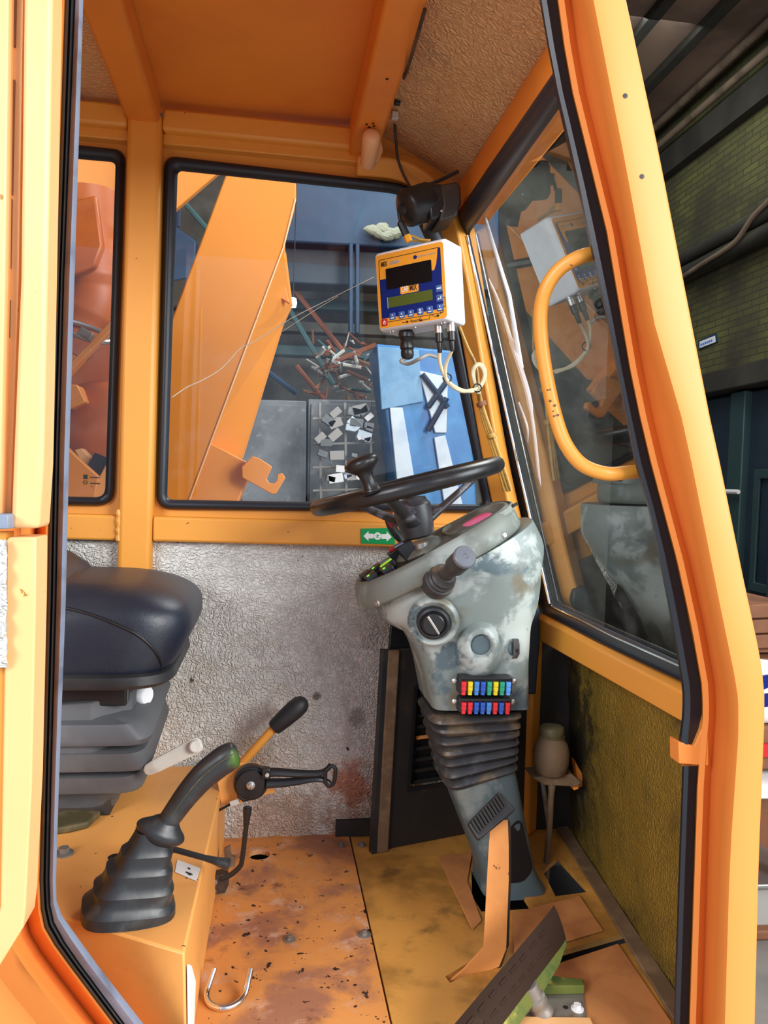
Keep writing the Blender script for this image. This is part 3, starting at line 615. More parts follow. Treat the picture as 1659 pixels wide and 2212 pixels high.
und = MB().prism([V((-.80, 1.59, .30)), V((-.335, 1.59, .335)), V((-.265, 1.64, .345)), V((-.255, 1.86, .40)), V((-.80, 1.90, .40))], (0, 0, .12)); und.build('suspension_housing', 'seat_bellows', se, bevel=.004)
# pleats: three deep folds stepping down to the base
pl_ = MB(); rg = []
zz = [(.425, -.275, .03), (.418, -.240, .0), (.388, -.218, -.014), (.376, -.222, -.012), (.370, -.272, .035), (.362, -.274, .036), (.356, -.232, -.010), (.326, -.220, -.012), (.316, -.224, -.010), (.308, -.276, .035), (.302, -.278, .036), (.296, -.246, .0), (.268, -.238, .000), (.258, -.242, .002), (.250, -.292, .038), (.215, -.298, .042), (.192, -.304, .045)]
for z, xf, ins in zz: rg.append(rrect(-.82, xf, 1.575+ins*1.0+(.42-z)*.30, 1.915-ins*.6, z-.0, [.03, .045, .045, .03], 5, dz=lambda x, y: (y-1.6)*.10))
pl_.loft(rg); pl_.build('bellows', 'seat_bellows', se, angle=50)
MB().bx(-.82, -.312, 1.685, 1.91, PZ0, PZ0+.055).build('base_plate', 'dusty_black', se, bevel=.003)
kn = PY(301, 1500, 1.70); mb = MB(); mb.lathe([(.010, .05), (.010, .0), (.019, 0), (.021, -.004), (.021, -.018), (.018, -.022), (0, -.022)], kn, (-.85, .5, 0), 20); mb.build('weight_knob', 'white_plastic', se)
a0, a1 = PY(318, 1664, 1.60), PY(428, 1608, 1.60); dv = (a1-a0).normalized(); nv = V((.1, -1, .25)).normalized(); sv = dv.cross(nv).normalized()
lv = MB().loft([[a0+dv*t+sv*w*k1+nv*h*k2 for k1, k2 in ((-1, -1), (-1, .6), (-.6, 1), (.6, 1), (1, .6), (1, -1))] for t, w, h in ((-.006, .005, .004), (0, .011, .006), (.02, .0135, .007), (.07, .0145, .007), (.102, .0165, .007), (.114, .014, .006), (.118, .007, .004))])
lv.build('adjuster_lever', 'offwhite_plastic', se, bevel=.001)
MB().lathe([(.0125, 0), (.0125, .014), (.010, .016), (0, .016)], a1-dv*.006+nv*.004, nv, 20).build('lever_button', 'offwhite_plastic', se)

# ================================================================== JOYSTICK
js = thing('joystick', PZ(280, 1960, PZ0), 'black joystick with curved grip and pleated boot at the front of the orange box', 'joystick')
ctr = lambda px, py, y: PY(px, py, y)
bt = MB(); rg = []
# (centre px, half width px, half depth m)
yj = 1.30
lv_ = [(278, 1972, 96, .058), (279, 1950, 95, .058), (282, 1938, 84, .050), (288, 1926, 80, .047), (290, 1912, 82, .048), (294, 1900, 72, .042), (300, 1886, 69, .040), (302, 1872, 68, .040), (308, 1862, 57, .034), (314, 1848, 54, .032), (318, 1836, 53, .032), (322, 1826, 44, .027), (330, 1806, 40, .024), (334, 1792, 37, .022)]
for px, py, hw, hd in lv_:
    c = PY(px, py, yj); k = hw*1.3/FPX
    pts = roundpoly([(-k, -hd), (k, -hd*.9), (k, hd), (-k, hd)], min(k, hd)*.75, 6)
    rg.append([c+V((q.x*.97-q.y*.22, q.y*.97+q.x*.22, q.x*-.10)) for q in pts])
bt.loft(rg); bt.build('boot', 'stick_plastic', js, angle=30)
fg = MB(); c = PY(348, 1795, yj); ax = V((.50, .05, .86)).normalized()
rg = []
for h, a_, b_ in [(-.020, .020, .018), (-.014, .032, .024), (-.006, .041, .028), (.000, .043, .029), (.007, .038, .026), (.013, .026, .020), (.026, .018, .017)]:
    X = V((.86, .1, -.42)).normalized(); Y = ax.cross(X)
    rg.append([c+ax*h+X*cos(2*pi*k/24)*a_+Y*sin(2*pi*k/24)*b_ for k in range(24)])
fg.loft(rg); fg.build('collar', 'stick_plastic', js, sub=1)
gp = spline([PY(*q, yj) for q in [(356, 1785), (380, 1750), (408, 1712), (440, 1676), (472, 1650), (500, 1632), (514, 1626)]], 6)
n_ = len(gp); rr = [lerp_tab([(0, .018), (.2, .020), (.5, .0242), (.75, .026), (.9, .0235), (.97, .016), (1, .006)], i/(n_-1)) for i in range(n_)]
tip = PY(512, 1645, yj-.02)-js.location
mat('grip_plastic', (0.020, 0.022, 0.024), .36, mott=(14, (.055, .06, .06), .5, .72), spots=(90, (.09, .12, .04), .68, .76), bump=(150, .12, .001), stain_or_spot=[(tuple(tip), .022, (.07, .15, .02), .8)])
MB().tube(gp, rr, 20, flat=.85).build('grip', 'grip_plastic', js, angle=60)
sm = [p+V((.004, -1, .35)).normalized()*r*.99 for p, r in zip(gp, rr)]
MB().tube(sm[4:-3], .0009, 6).build('mould_seam', 'cap_olive', js)

# ================================================================== LEVERS beside the box
gl = thing('gear_lever', PY(500, 1700, 1.86), 'orange hand lever with a black rubber grip, behind the joystick', 'lever')
g0, g1, g2 = PY(470, 1706, 1.86), PY(592, 1572, 1.86), PY(660, 1512, 1.86)
MB().tube([g0+(g0-g1)*.3, g0, g1], .0105, 16).build('rod', 'orange_paint', gl)
dv = (g2-g1).normalized(); ln_ = (g2-g1).length
MB().lathe([(.001, -.004), (.0165, -.002), (.019, .004), (.022, ln_*.35), (.0235, ln_*.65), (.022, ln_*.85), (.015, ln_*.97), (.006, ln_*1.02), (0, ln_*1.025)], g1, dv, 24).build('grip', 'rubber', gl, angle=60)
th = thing('throttle_lever', PY(545, 1690, 1.80), 'black throttle lever with a round hub, pointing right against the foil wall', 'lever')
h0 = PY(542, 1690, 1.78); YV = V((0, -1, 0))
MB().lathe([(0, -.02), (.037, -.02), (.039, -.016), (.039, .006), (.037, .010), (.034, .0105), (.034, .014), (.031, .017), (0, .018)], h0, YV, 40).build('hub', 'black_plastic', th)
mb = MB(); mb.lathe([(0, .017), (.0095, .017), (.0095, .020), (.006, .021), (.006, .027), (0, .028)], h0, YV, 20); mb.build('hub_bolt', 'steel', th)
arm = [PY(*p, 1.765) for p in [(575, 1672), (590, 1668), (650, 1671), (690, 1670), (706, 1662), (715, 1652)]]
MB().tube(spline(arm, 5), [lerp_tab([(0, .0125), (.5, .0085), (.8, .0065), (1, .007)], i/25) for i in range(26)], 10, flat=.6).build('arm', 'black_plastic', th)
arm2 = [PY(*p, 1.765) for p in [(575, 1692), (620, 1690), (680, 1682), (702, 1686), (713, 1692)]]
MB().tube(spline(arm2, 5), [lerp_tab([(0, .0125), (.5, .0085), (.8, .0065), (1, .006)], i/20) for i in range(21)], 10, flat=.6).build('arm', 'black_plastic', th)
lp = roundpoly([(703, 1664), (718, 1653), (725, 1660), (722, 1690), (712, 1700), (702, 1690)], 6, 4)
MB().tube([PY(*p, 1.762) for p in lp], .0048, 8, closed=True).build('end_loop', 'black_plastic', th)
mb = MB(); pxprism(mb, [(566, 1660), (584, 1662), (584, 1684), (566, 1684)], 1.752, .02); mb.build('clamp', 'black_plastic', th, bevel=.002)
MB().lathe([(.0045, 0), (.0045, .003), (0, .004)], PY(577, 1674, 1.751), YV, 12).build('clamp_pin', 'offwhite_plastic', th)
mb = MB(); pxprism(mb, [(478, 1740), (470, 1690), (520, 1648), (560, 1650), (595, 1712), (560, 1720), (520, 1735)], 1.803, .006); mb.build('bracket', 'pedestal_paint', th, bevel=.001)
mb = MB(); mb.tube(spline([PY(*p, 1.78) for p in [(470, 1752), (496, 1738), (504, 1733)]], 4), .003, 8); mb.build('control_cable', 'ink', th)
mb = MB(); q0, q1 = PY(498, 1737, 1.775), PY(516, 1730, 1.775); mb.tube([q0, q1], .0065, 6); mb.build('cable_nut', 'offwhite_plastic', th)
mb = MB(); mb.tube([PY(*p, 1.772) for p in [(516, 1716), (528, 1726), (536, 1724)]], .007, 8); mb.build('cable_clip', 'black_plastic', th)
ck = thing('crank_lever', PZ(475, 1905, .03), 'thin black cranked rod with a flared tip, hinged at the foot of the box', 'lever')
MB().tube(spline([PY(*p, 1.70) for p in [(533, 1775), (530, 1800), (524, 1850), (521, 1868)]], 5)+spline([PY(*p, 1.70) for p in [(515, 1876), (498, 1890), (478, 1898)]], 4), .0055, 10).build('rod', 'black_plastic', ck)
MB().lathe([(.005, 0), (.006, .01), (.0095, .04), (.0095, .046), (.007, .048), (0, .048)], PY(531, 1790, 1.70), PY(535, 1742, 1.70)-PY(531, 1790, 1.70), 18).build('tip', 'black_plastic', ck)
mb = MB(); pxprism(mb, [(456, 1895), (490, 1888), (494, 1912), (486, 1930), (458, 1932)], 1.70, .03); mb.build('hinge_bracket', 'dark_metal', ck, bevel=.002)
mb = MB()
for q in [(464, 1905), (462, 1925)]: mb.lathe([(.006, 0), (.006, .004), (0, .005)], PY(*q, 1.699), YV, 10)
mb.build('hinge_bolt', 'dirty_steel', ck)
mb = MB(); pxprism(mb, [(484, 1835), (497, 1828), (500, 1850), (510, 1852), (508, 1872), (486, 1876)], 1.76, .01); mb.build('hinge_plate', 'dirty_steel', ck)
rl = thing('release_lever', PY(392, 1838, 1.40), 'short black rod with a rubber tip, lying behind the joystick boot', 'lever')
q0, q1, q2 = PY(270, 1830, 1.46), PY(380, 1836, 1.42), PY(496, 1868, 1.40)
MB().tube([PY(300, 1830, 1.45), q1, q1.lerp(q2, .75)], .0055, 10).build('rod', 'stick_plastic', rl)
dv = (q2-q1).normalized(); L_ = (q2-q1).length
MB().lathe([(.0055, L_*.55), (.0065, L_*.7), (.0105, L_*.95), (.0105, L_*.99), (.008, L_), (0, L_)], q1, dv, 18).build('tip', 'stick_plastic', rl)
hk = thing('steel_hook', PZ(490, 2160, 0), 'bright U-shaped steel bar hook lying on the rusty floor plate', 'hook')
MB().tube(spline([PZ(*p, z) for p, z in [((463, 2092), .035), ((452, 2125), .018), ((446, 2150), .008), ((455, 2170), .0055), ((480, 2178), .0055), ((508, 2170), .0055), ((528, 2150), .010), ((536, 2120), .024), ((542, 2094), .036)]], 6), .0055, 12).build('bar', 'chrome', hk)
# ================================================================== STEERING CONSOLE
YC = 1.74
co = thing('steering_console', PZ(1115, 1938, 0), 'worn grey-green steering console on a pleated column, dash pod with switches', 'console')
def cring(px, py, a_px, tilt, b, e=2.6, n=56, yaw=0., y=1.72, dpt=0., push=.02):
    """one tilted super-ellipse section of the console, sized at the sighting depth y and centred a little behind it"""
    c = PY(px, py, y)+V((0, push, 0)); k = a_px*y/FPX*1.01; t = radians(tilt+2)
    U = V((cos(t), 0, sin(t))); Vv = V((0, cos(radians(dpt)), sin(radians(dpt))))
    out = []
    for j in range(n):
        s, d = sin(2*pi*j/n), cos(2*pi*j/n)
        out.append(c+U*(abs(d)**(2/e)*(1 if d >= 0 else -1)*k)+Vv*(abs(s)**(2/e)*(1 if s >= 0 else -1)*b))
    return out
# px, py, half width px, tilt, half depth, exponent, sighting depth
BOD = [(954, 1226, 199, 27, .136, 2.4, 1.72), (960, 1240, 201, 25.5, .138, 2.4, 1.72), (972, 1268, 200, 22, .138, 2.4, 1.72), (976, 1300, 189, 18, .134, 2.5, 1.71), (987, 1335, 171, 13, .124, 2.6, 1.70),
       (997, 1362, 155, 9, .116, 3.0, 1.68), (999, 1390, 143, 5, .110, 3.6, 1.66), (1004, 1425, 133, 1, .108, 4.6, 1.65), (1010, 1468, 124, -1, .106, 6, 1.64), (1015, 1515, 118, -2, .105, 8, 1.635), (1019, 1558, 113, -2, .104, 9, 1.635)]
bcol = [spline([V(r) if False else V((r[0], r[1], r[2])) for r in BOD], 3), spline([V((r[3], r[4], r[5])) for r in BOD], 3), spline([V((r[6], 0, 0)) for r in BOD], 3)]
BODF = [(*p, *q, r.x) for p, q, r in zip(*bcol)]
body = MB().loft([cring(*r[:5], e=r[5], y=r[6], push=1.745-r[6]) for r in BODF])
body.build('shell', 'console_grey', co, angle=60)
TB = BVHTree.FromPolygons(body.v, body.f)
RIM = [(953, 1223, 197, 27.2, .134), (951, 1216, 201, 27.5, .139), (944, 1196, 199, 28, .138), (938, 1180, 194, 28, .134), (934, 1172, 186, 28, .127), (934, 1172, 178, 28, .120), (936, 1180, 172, 28, .114)]
rim = MB().loft([cring(*r, e=2.4, dpt=-1) for r in RIM], caps=True)
rim.build('dash_rim', 'console_rim', co, angle=60)
# dash plane
dc = PY(937, 1178, YC); td = radians(30)
DU = V((cos(td), 0, sin(td))); DV = V((0, cos(radians(1)), -sin(radians(1)))); DN = DU.cross(DV).normalized()
if DN.z < 0: DN = -DN
DV = (DV-DN*DV.dot(DN)).normalized()
def DP(px, py, h=0.): return PP(px, py, dc+DN*h, DN)+DN*0.0
# raised hump between gauge and switches that carries the steering column
hp = MB(); c0 = DP(905, 1190, .0)
hp.loft([[c0+DN*h+DU*cos(2*pi*k/32)*a_+DV*sin(2*pi*k/32)*b_ for k in range(32)] for h, a_, b_ in [(-.02, .062, .095), (.006, .058, .088), (.016, .046, .070), (.020, .030, .040)]])
hp.build('column_hump', 'console_rim', co, angle=60)
# instrument
gc = dc+DU*.118+DV*.012
GR = lambda h, s, e=3.2: [gc+DN*h+DU*(abs(cos(2*pi*k/48))**(2/e)*(1 if cos(2*pi*k/48) > 0 else -1)*.078*s)+DV*(abs(sin(2*pi*k/48))**(2/e)*(1 if sin(2*pi*k/48) > 0 else -1)*.108*s) for k in range(48)]
MB().loft([GR(-.004, 1.02), GR(.008, 1.02), GR(.010, .98), GR(.004, .93), (GR(-.001, .92))], caps=False).build('gauge_bezel', 'console_rim', co)
g = MB().loft([GR(-.004, .93), GR(.001, .93)]).build('gauge_face', 'gauge_glass', co)
MB().loft([GR(.0015, .42), GR(.0022, .42)]).build('gauge_light', 'pink_glow', co)
for o_ in [co.children[-1]]:
    for vv in o_.data.vertices: vv.co += DU*.036+DV*.012
mb = MB()
for k in range(6): mb.box(gc-DV*.09+DU*(-.02+.018*k)+DN*.004, (.013, .008, .006), Matrix((DU, DV, DN)).transposed())
mb.build('warning_lamp_strip', 'black_plastic', co)
# switch tray with rockers
tr = dc-DU*.105-DV*.005; MT = Matrix((DU, DV, DN)).transposed()
TR = lambda h, s: [tr+DN*h+DU*(cos(2*pi*k/40)*.082*s)+DV*(sin(2*pi*k/40)*.098*s) for k in range(40)]
MB().loft([TR(-.003, 1.), TR(.0035, 1.)]).build('switch_tray', 'dusty_black', co)
def rocker(u, v, w=.022, d=.034, h=.014, lamp=None, tip=-8, name='rocker_switch', m='black_plastic'):
    w *= 1.2; d *= 1.2; h *= 1.2
    c = tr+DU*u+DV*v
    R = MT @ Matrix.Rotation(radians(tip), 3, 'Y')
    o_ = MB().box(c+DN*(.004+h/2), (w, d, h), R).build(name, m, co, bevel=.002)
    if lamp:
        l_ = MB().lathe([(.0032, 0), (.0032, .0012), (0, .0016)], c+DN*(.004+h)+(R @ V((-w*.22, -d*.34, .0006))), R @ V((0, 0, 1)), 12).build('pilot_lamp', lamp, o_)
    return o_
rocker(-.056, -.045, lamp='green_lamp'); rocker(-.020, -.062, lamp='green_lamp'); rocker(-.034, .022, lamp='green_lamp'); rocker(-.062, .012)
l_ = MB().box(tr+DU*(-.012)+DV*(-.022)+DN*.0215, (.030, .014, .004), MT @ Matrix.Rotation(radians(-8), 3, 'Y')); rk = rocker(-.012, -.022, w=.03, d=.024); l_.build('pilot_lens', 'green_lens', rk, bevel=.001)
rk = rocker(.030, .052, w=.034, d=.036, h=.022, name='hazard_switch'); MB().box(tr+DU*.028+DV*.050+DN*.0325, (.028, .030, .008), MT).build('hazard_cap', 'red_plastic', rk, bevel=.002)
rk = rocker(.045, -.004, w=.030, d=.034, h=.030, name='selector_switch', m='rubber')
mb = MB()
for k in range(5): mb.box(tr+DU*.033+DV*(-.018+.007*k)+DN*.0415, (.022, .0035, .003), MT)
mb.build('selector_ribs', 'seal_blue', rk)
# screws on the rim and body
TRm = BVHTree.FromPolygons(rim.v, rim.f)
for px, py in ((815, 1303), (1089, 1156)):
    p, n = hit(TRm, px, py)
    if p: MB().lathe([(.007, -.002), (.007, .001), (.005, .002), (.0045, .0035), (.0022, .0035), (.002, .002), (0, .002)], p, n, 18).build('rim_screw', 'steel', co)
# indicator stalk
p, n = hit(TB, 948, 1255)
q = PY(1002, 1205, p.y-.105); ax = (q-p).normalized()
MB().lathe([(.034, -.02), (.036, .0), (.034, .008), (.030, .010), (.031, .016), (.027, .020), (.0275, .027), (.022, .032), (.019, .04)], p, ax, 32).build('stalk_boot', 'console_bellows', co, angle=30)
L_ = (q-p).length
st_ = MB().lathe([(.016, .03), (.0165, L_*.6), (.0195, L_*.62), (.0215, L_*.66), (.0222, L_-.004), (.0222, L_)], p, ax, 32).build('stalk', 'console_bellows', co)
MB().lathe([(.0225, L_-.003), (.0235, L_), (.0235, L_+.006), (.021, L_+.0085), (.006, L_+.009), (.004, L_+.007), (0, L_+.007)], p, ax, 32).build('stalk_cap', 'cap_grey', st_)
# ignition switch in its hollow
p, n = hit(TB, 936, 1346); n = (n+V((-.15, -.25, .1))).normalized()
MB().lathe([(.056, -.012), (.053, -.001), (.047, .002), (.041, -.002), (.036, -.010), (.0, -.010)], p, n, 40).build('switch_hollow', 'console_grey', co, angle=60)
ig = MB().lathe([(.036, -.006), (.0345, .006), (.030, .009), (.0265, .006), (.0255, .003), (0, .003)], p, n, 36).build('ignition_switch', 'rubber', co)
X = (V((.55, 0, -.8))-n*V((.55, 0, -.8)).dot(n)).normalized(); Y = n.cross(X)
MB().lathe([(.0235, .003), (.0235, .010), (.021, .012), (0, .012)], p, n, 30).build('ignition_dial', 'black_plastic', ig)
MB().box(p+n*.013, (.046, .005, .006), Matrix((X, Y, n)).transposed()).build('dial_pointer', 'steel', ig, bevel=.001)
# round boss with a blind plug
p, n = hit(TB, 1036, 1392); n = (n+V((-.05, -.2, .15))).normalized()
Xb = V((0, 0, 1)); Xb = (Xb-n*Xb.dot(n)).normalized(); Yb = n.cross(Xb)
def ov(h, r, s=1.18, sh=0): return [p+n*h+Yb*cos(2*pi*k/36)*r+Xb*(sin(2*pi*k/36)*r*s-sh) for k in range(36)]
MB().loft([ov(-.014, .052, 1.3, .012), ov(.004, .044, 1.3, .010), ov(.015, .036, 1.2, .004), ov(.020, .030), ov(.019, .025, 1), ov(.008, .021, 1), ov(.006, .0, 1)]).build('plug_boss', 'console_grey', co, angle=60)
MB().lathe([(.021, .004), (.021, .0095), (.018, .011), (.012, .010), (0, .010)], p, n, 30).build('blind_plug', 'console_base', co)
# small latch
p, n = hit(TB, 1107, 1400)
MB().lathe([(.016, 0), (.015, .004), (.011, .005), (0, .005)], p, n, 24).build('latch_base', 'console_base', co)
Xb = V((.08, 0, 1)); Xb = (Xb-n*Xb.dot(n)).normalized(); Yb = n.cross(Xb)
lt = MB().loft([[p+n*h+Xb*z+Yb*w*s for s in (-1, 1)]+[p+n*(h+.004)+Xb*z+Yb*w*.9*s for s in (1, -1)] for z, h, w in ((-.022, .004, .008), (-.012, .010, .009), (.008, .009, .0095), (.020, .006, .0095), (.021, .002, .0095))])
lt.build('latch', 'console_bellows', co, bevel=.001)
mb = MB(); mb.box(p+n*.0145+Xb*(-.004), (.003, .007, .001), Matrix((Yb, Xb, n)).transposed()); mb.box(p+n*.0145+Xb*(-.004)+Yb*.004, (.003, .007, .001), Matrix((Yb, Xb, n)).transposed()); mb.build('latch_mark', 'ink', co)
# fuse carriers and fuses
FC = {'r': 'red', 'y': 'yellow', 'b': 'blue', 'd': 'deep blue', 'g': 'green', 'l': 'light blue'}
for k, c in {'r': (.75, .02, .03), 'y': (.80, .62, .01), 'b': (.06, .24, .62), 'd': (.02, .10, .50), 'g': (.02, .36, .20), 'l': (.12, .36, .85)}.items(): mat('fuse_'+k, c, .25, coat=.3)
def fuse_row(x0, x1, yt, yb, yl, cols):
    pc, n = hit(TB, (x0+x1)/2, (yt+yb)/2)
    n = V((n.x*.3, n.y, n.z*.3)).normalized()
    A = PP(x0, (yt+yl)/2, pc, n); B = PP(x1, (yt+yl)/2+1, pc, n); C = PP(x0, yb, pc, n); Tt = PP(x0, yt, pc, n)
    X = (B-A).normalized(); Z = n.cross(X).normalized(); Z = Z if Z.z > 0 else -Z; w = (B-A).length; hgt = (Tt-C).length; MX = Matrix((X, n, Z)).transposed()
    ctr_ = (A+B)/2; mid = ctr_-Z*((A-C).dot(Z)*.30)
    h = MB(); h.box(mid+n*.008, (w*1.02, .026, hgt*.80), MX); ho = h.build('fuse_holder', 'black_plastic', co, bevel=.002)
    MB().box(mid+n*.010+Z*hgt*.36, (w*.98, .034, .006), MX).build('holder_lip', 'black_plastic', ho, bevel=.0015)
    for s in (-1, 1):
        MB().box(mid-X*s*w*.515+Z*hgt*(.12)+n*.004, (.016, .006, .010), MX).build('holder_tab', 'dark_metal', ho, bevel=.001)
        MB().lathe([(.0065, 0), (.0065, .003), (.004, .005), (0, .0055)], mid-X*s*w*.565+Z*hgt*.12+n*.006, n, 14).build('holder_screw', 'steel', ho)
    for i, cc in enumerate(cols):
        c = A+X*(w*(.075+.85*i/7)); c = V(c)-Z*(A-C).dot(Z)*.42+n*.021
        fm = MB(); fm.box(c+Z*.004, (w*.085, .016, hgt*.44), MX); fm.box(c-Z*hgt*.20+n*.001, (w*.070, .012, hgt*.28), MX); fm.box(c+n*.0085+Z*hgt*.13, (w*.05, .004, hgt*.10), MX); fm.box(c+n*.0085-Z*hgt*.10, (w*.05, .004, hgt*.10), MX)
        f_ = fm.build('fuse', 'fuse_'+cc, ho, bevel=.001); f_['label'] = FC[cc]+' blade fuse'
fuse_row(988, 1100, 1458, 1502, 1468, 'rybdgygl')
fuse_row(988, 1098, 1504, 1541, 1512, 'rrddbrdr')
# pleated column boot
bl = MB(); rg = []; N_ = 7
for i in range(N_*4+1):
    t = i/(N_*4); ph = i % 4
    px = 1034+(1050-1034)*t; py = 1548+(1698-1548)*t; a_ = 104+(80-104)*t; tl = 15*t**1.4
    k = (0, .75, 1, .6)[ph]
    rg.append(cring(px, py, a_-8+13*k+1.5*sin(i*1.7), tl+1.2*sin(i*.9), .094-.012*t+.013*k, e=7, y=1.64, push=.10))
bl.loft(rg); bl.build('column_boot', 'console_bellows', co, angle=35)
bs = MB(); rg = []
for px, py, a_, tl, b_, e_ in [(1052, 1690, 76, 15.5, .072, 6), (1058, 1712, 77, 14, .073, 6), (1074, 1770, 73, 9, .073, 5), (1094, 1840, 67, 4, .072, 5), (1107, 1890, 63, 1, .073, 5), (1115, 1915, 66, 0, .076, 5), (1121, 1934, 73, -1, .080, 5), (1122, 1946, 75, -1, .082, 5)]:
    rg.append(cring(px, py, a_, tl, b_, e=e_, n=48, y=1.645, push=.085))
bs.loft(rg); bs.build('column_base', 'console_base', co, angle=50)
TBS = BVHTree.FromPolygons(bs.v, bs.f)
mb = MB(); ol = roundpoly([(1098, 1790), (1120, 1768), (1148, 1800), (1150, 1880), (1130, 1905), (1096, 1908)], 12, 5)
pts = [hit(TBS, p.x, p.y)[0] for p in ol]; pts = [p for p in pts if p]
if len(pts) > 5: mb.prism([p+V((0, .004, 0)) for p in pts], (0, -.0055, 0)); mb.build('inspection_cover', 'ink', co)

# ================================================================== STEERING WHEEL
wc = PY(879, 1050, 1.72); wl, wr_ = PY(690, 1097, 1.72), PY(1068, 1003, 1.72)
WU = (wr_-wl).normalized(); WV = (V((0, 1, -.02))-WU*V((0, 1, -.02)).dot(WU)).normalized(); WN = WU.cross(WV).normalized(); WN = WN if WN.z > 0 else -WN
RW = (wr_-wl).length/2
MB().tube([wc+WU*cos(2*pi*k/72)*RW+WV*sin(2*pi*k/72)*RW for k in range(72)], .0178, 16, closed=True).build('steering_wheel', 'wheel_rim', co, angle=180); sw = co.children[-1] if co.children[-1].name.startswith('steering_wheel') else [c for c in co.children if c.name.startswith('steering_wheel')][0]; sw['label'] = 'black three-spoke steering wheel with spinner knob'
wd = lambda deg, r, h=0.: wc+(WU*cos(radians(deg))+WV*sin(radians(deg)))*r+WN*h
hubc = wc-WN*.078+WU*.0
for dg_ in (248, 8, 128):
    p0, p1, p2, p3 = wd(dg_, .026, -.085), wd(dg_, .055, -.072), wd(dg_, RW*.62, -.038), wd(dg_, RW-.004, -.002)
    sp_ = spline([p0, p1, p2, p3], 6)
    side = (WU*-sin(radians(dg_))+WV*cos(radians(dg_)))
    MB().tube(sp_, [lerp_tab([(0, .023), (.35, .018), (1, .012)], i/(len(sp_)-1)) for i in range(len(sp_))], 12, flat=.5, upv=side).build('spoke', 'worn_hub', sw, angle=180)
MB().lathe([(.026, -.118), (.035, -.113), (.040, -.085), (.042, -.056), (.042, -.046), (.037, -.040), (.034, -.030), (.014, -.026), (.010, -.018), (.006, -.016), (0, -.016)], wc, WN, 36).build('hub', 'worn_hub', sw)
MB().lathe([(.018, -.20), (.018, -.130)], wc, WN, 24).build('column_shaft', 'steel', sw)
MB().lathe([(.026, -.175), (.027, -.148), (.022, -.146)], wc, WN, 28).build('column_collar', 'steel', sw)
kd = 246; kb = wd(kd, RW, .0)
kn = PY(785, 1012, kb.y); kx = PY(803, 1058, kb.y); a_ = (kn-kx).normalized()
MB().lathe([(.021, -.006), (.017, .0), (.0135, .012), (.013, .026), (.017, .036), (.026, .043), (.034, .050), (.0355, .056), (.033, .063), (.024, .068), (.010, .070), (0, .070)], kx, a_, 36).build('spinner_knob', 'black_plastic', sw, angle=70)
MB().tube([kx+a_*-.002+WU*cos(2*pi*k/24)*.0195+WV*sin(2*pi*k/24)*.0195 for k in range(24)], .003, 6, closed=True).build('knob_clamp', 'wheel_rim', sw)
# column adjusting lever seen behind the hub
al = MB(); al.tube(spline([PY(*p, 1.80) for p in [(838, 1110), (845, 1135), (862, 1160), (885, 1178)]], 5), [.013]*10+[.012]*6, 10, flat=.7); al.build('adjusting_lever', 'rubber', sw)
MB().tube(spline([PY(*p, 1.795) for p in [(838, 1108), (842, 1122), (850, 1136)]], 5), .0115, 10, flat=.75).build('adjusting_lever_tip', 'red_plastic', sw)

# ================================================================== PEDALS
bp = thing('brake_pedal', PZ(1040, 2095, 0), 'orange pedal arm with a ribbed black rubber pad, rising from a floor slot', 'pedal')
yb = 1.43
am = MB(); rg = []
for xl, xr, py, y in [(968, 1010, 2124, 1.385), (1000, 1078, 2098, 1.39), (1044, 1094, 2050, 1.395), (1048, 1096, 1980, 1.41), (1052, 1099, 1900, 1.425), (1056, 1099, 1830, 1.44), (1060, 1097, 1775, 1.452)]:
    a, b = PY(xl, py, y), PY(xr, py-(10 if py > 2060 else 0), y+.012); rg.append([a, b, b+V((.002, .008, 0)), a+V((.002, .008, 0))])
am.loft(rg); am.build('arm', 'pedal_arm', bp, angle=30)
ed = MB(); rg = []
for xr, py, y in [(1078, 2092, 1.402), (1094, 2045, 1.407), (1096, 1980, 1.422), (1099, 1900, 1.437), (1099, 1830, 1.452), (1097, 1775, 1.464)]:
    b = PY(xr, py, y); rg.append([b, b+V((.006, .004, 0)), b+V((.006, .030, 0)), b+V((0, .030, 0))])
ed.loft(rg); ed.build('arm_flange', 'dark_metal', bp, angle=30)
pc = [PY(1012, 1778, 1.435), PY(1078, 1712, 1.475), PY(1112, 1748, 1.455), PY(1032, 1812, 1.415)]
pn = (pc[1]-pc[0]).cross(pc[3]-pc[0]).normalized(); pn = pn if pn.y < 0 else -pn
pdm = MB(); ol = roundpoly([(1010, 1778), (1078, 1708), (1115, 1748), (1034, 1815)], 7, 4)
PQ = lambda p: PP(p.x, p.y, pc[0], pn)
pdm.prism([PQ(p)-pn*.012 for p in ol], pn*.014); pdm.build('pad', 'rubber', bp, bevel=.003)
mb = MB(); e1, e2 = pc[1]-pc[0], pc[3]-pc[0]; MX = Matrix((e1.normalized(), (pn.cross(e1)).normalized(), pn)).transposed()
for i in range(11):
    for j in range(7):
        mb.box(pc[0]+e1*(.07+.86*i/10)+e2*(.10+.66*j/6)+pn*.004, (.005, .0032, .006), MX)
mb.build('pad_studs', 'dusty_black', bp, smooth=False)['kind'] = 'stuff'
ac = thing('accelerator_pedal', PZ(1170, 2190, 0), 'large dark rubber-faced foot pedal with mossy green edge, near the door sill', 'pedal')
Yt, Yl = 1.34, 1.17
tl_, trr, br_, bl_ = PY(1196, 1958, Yt), PY(1222, 2030, Yt-.015), PY(1105, 2190, Yl+.02), PY(1034, 2150, Yl+.05)
e_up = (tl_-bl_).normalized(); bl2 = bl_-e_up*.12; br2 = br_-e_up*.10
fn = (tl_-bl_).cross(br_-bl_).normalized(); fn = fn if fn.x < 0 else -fn
rows = []
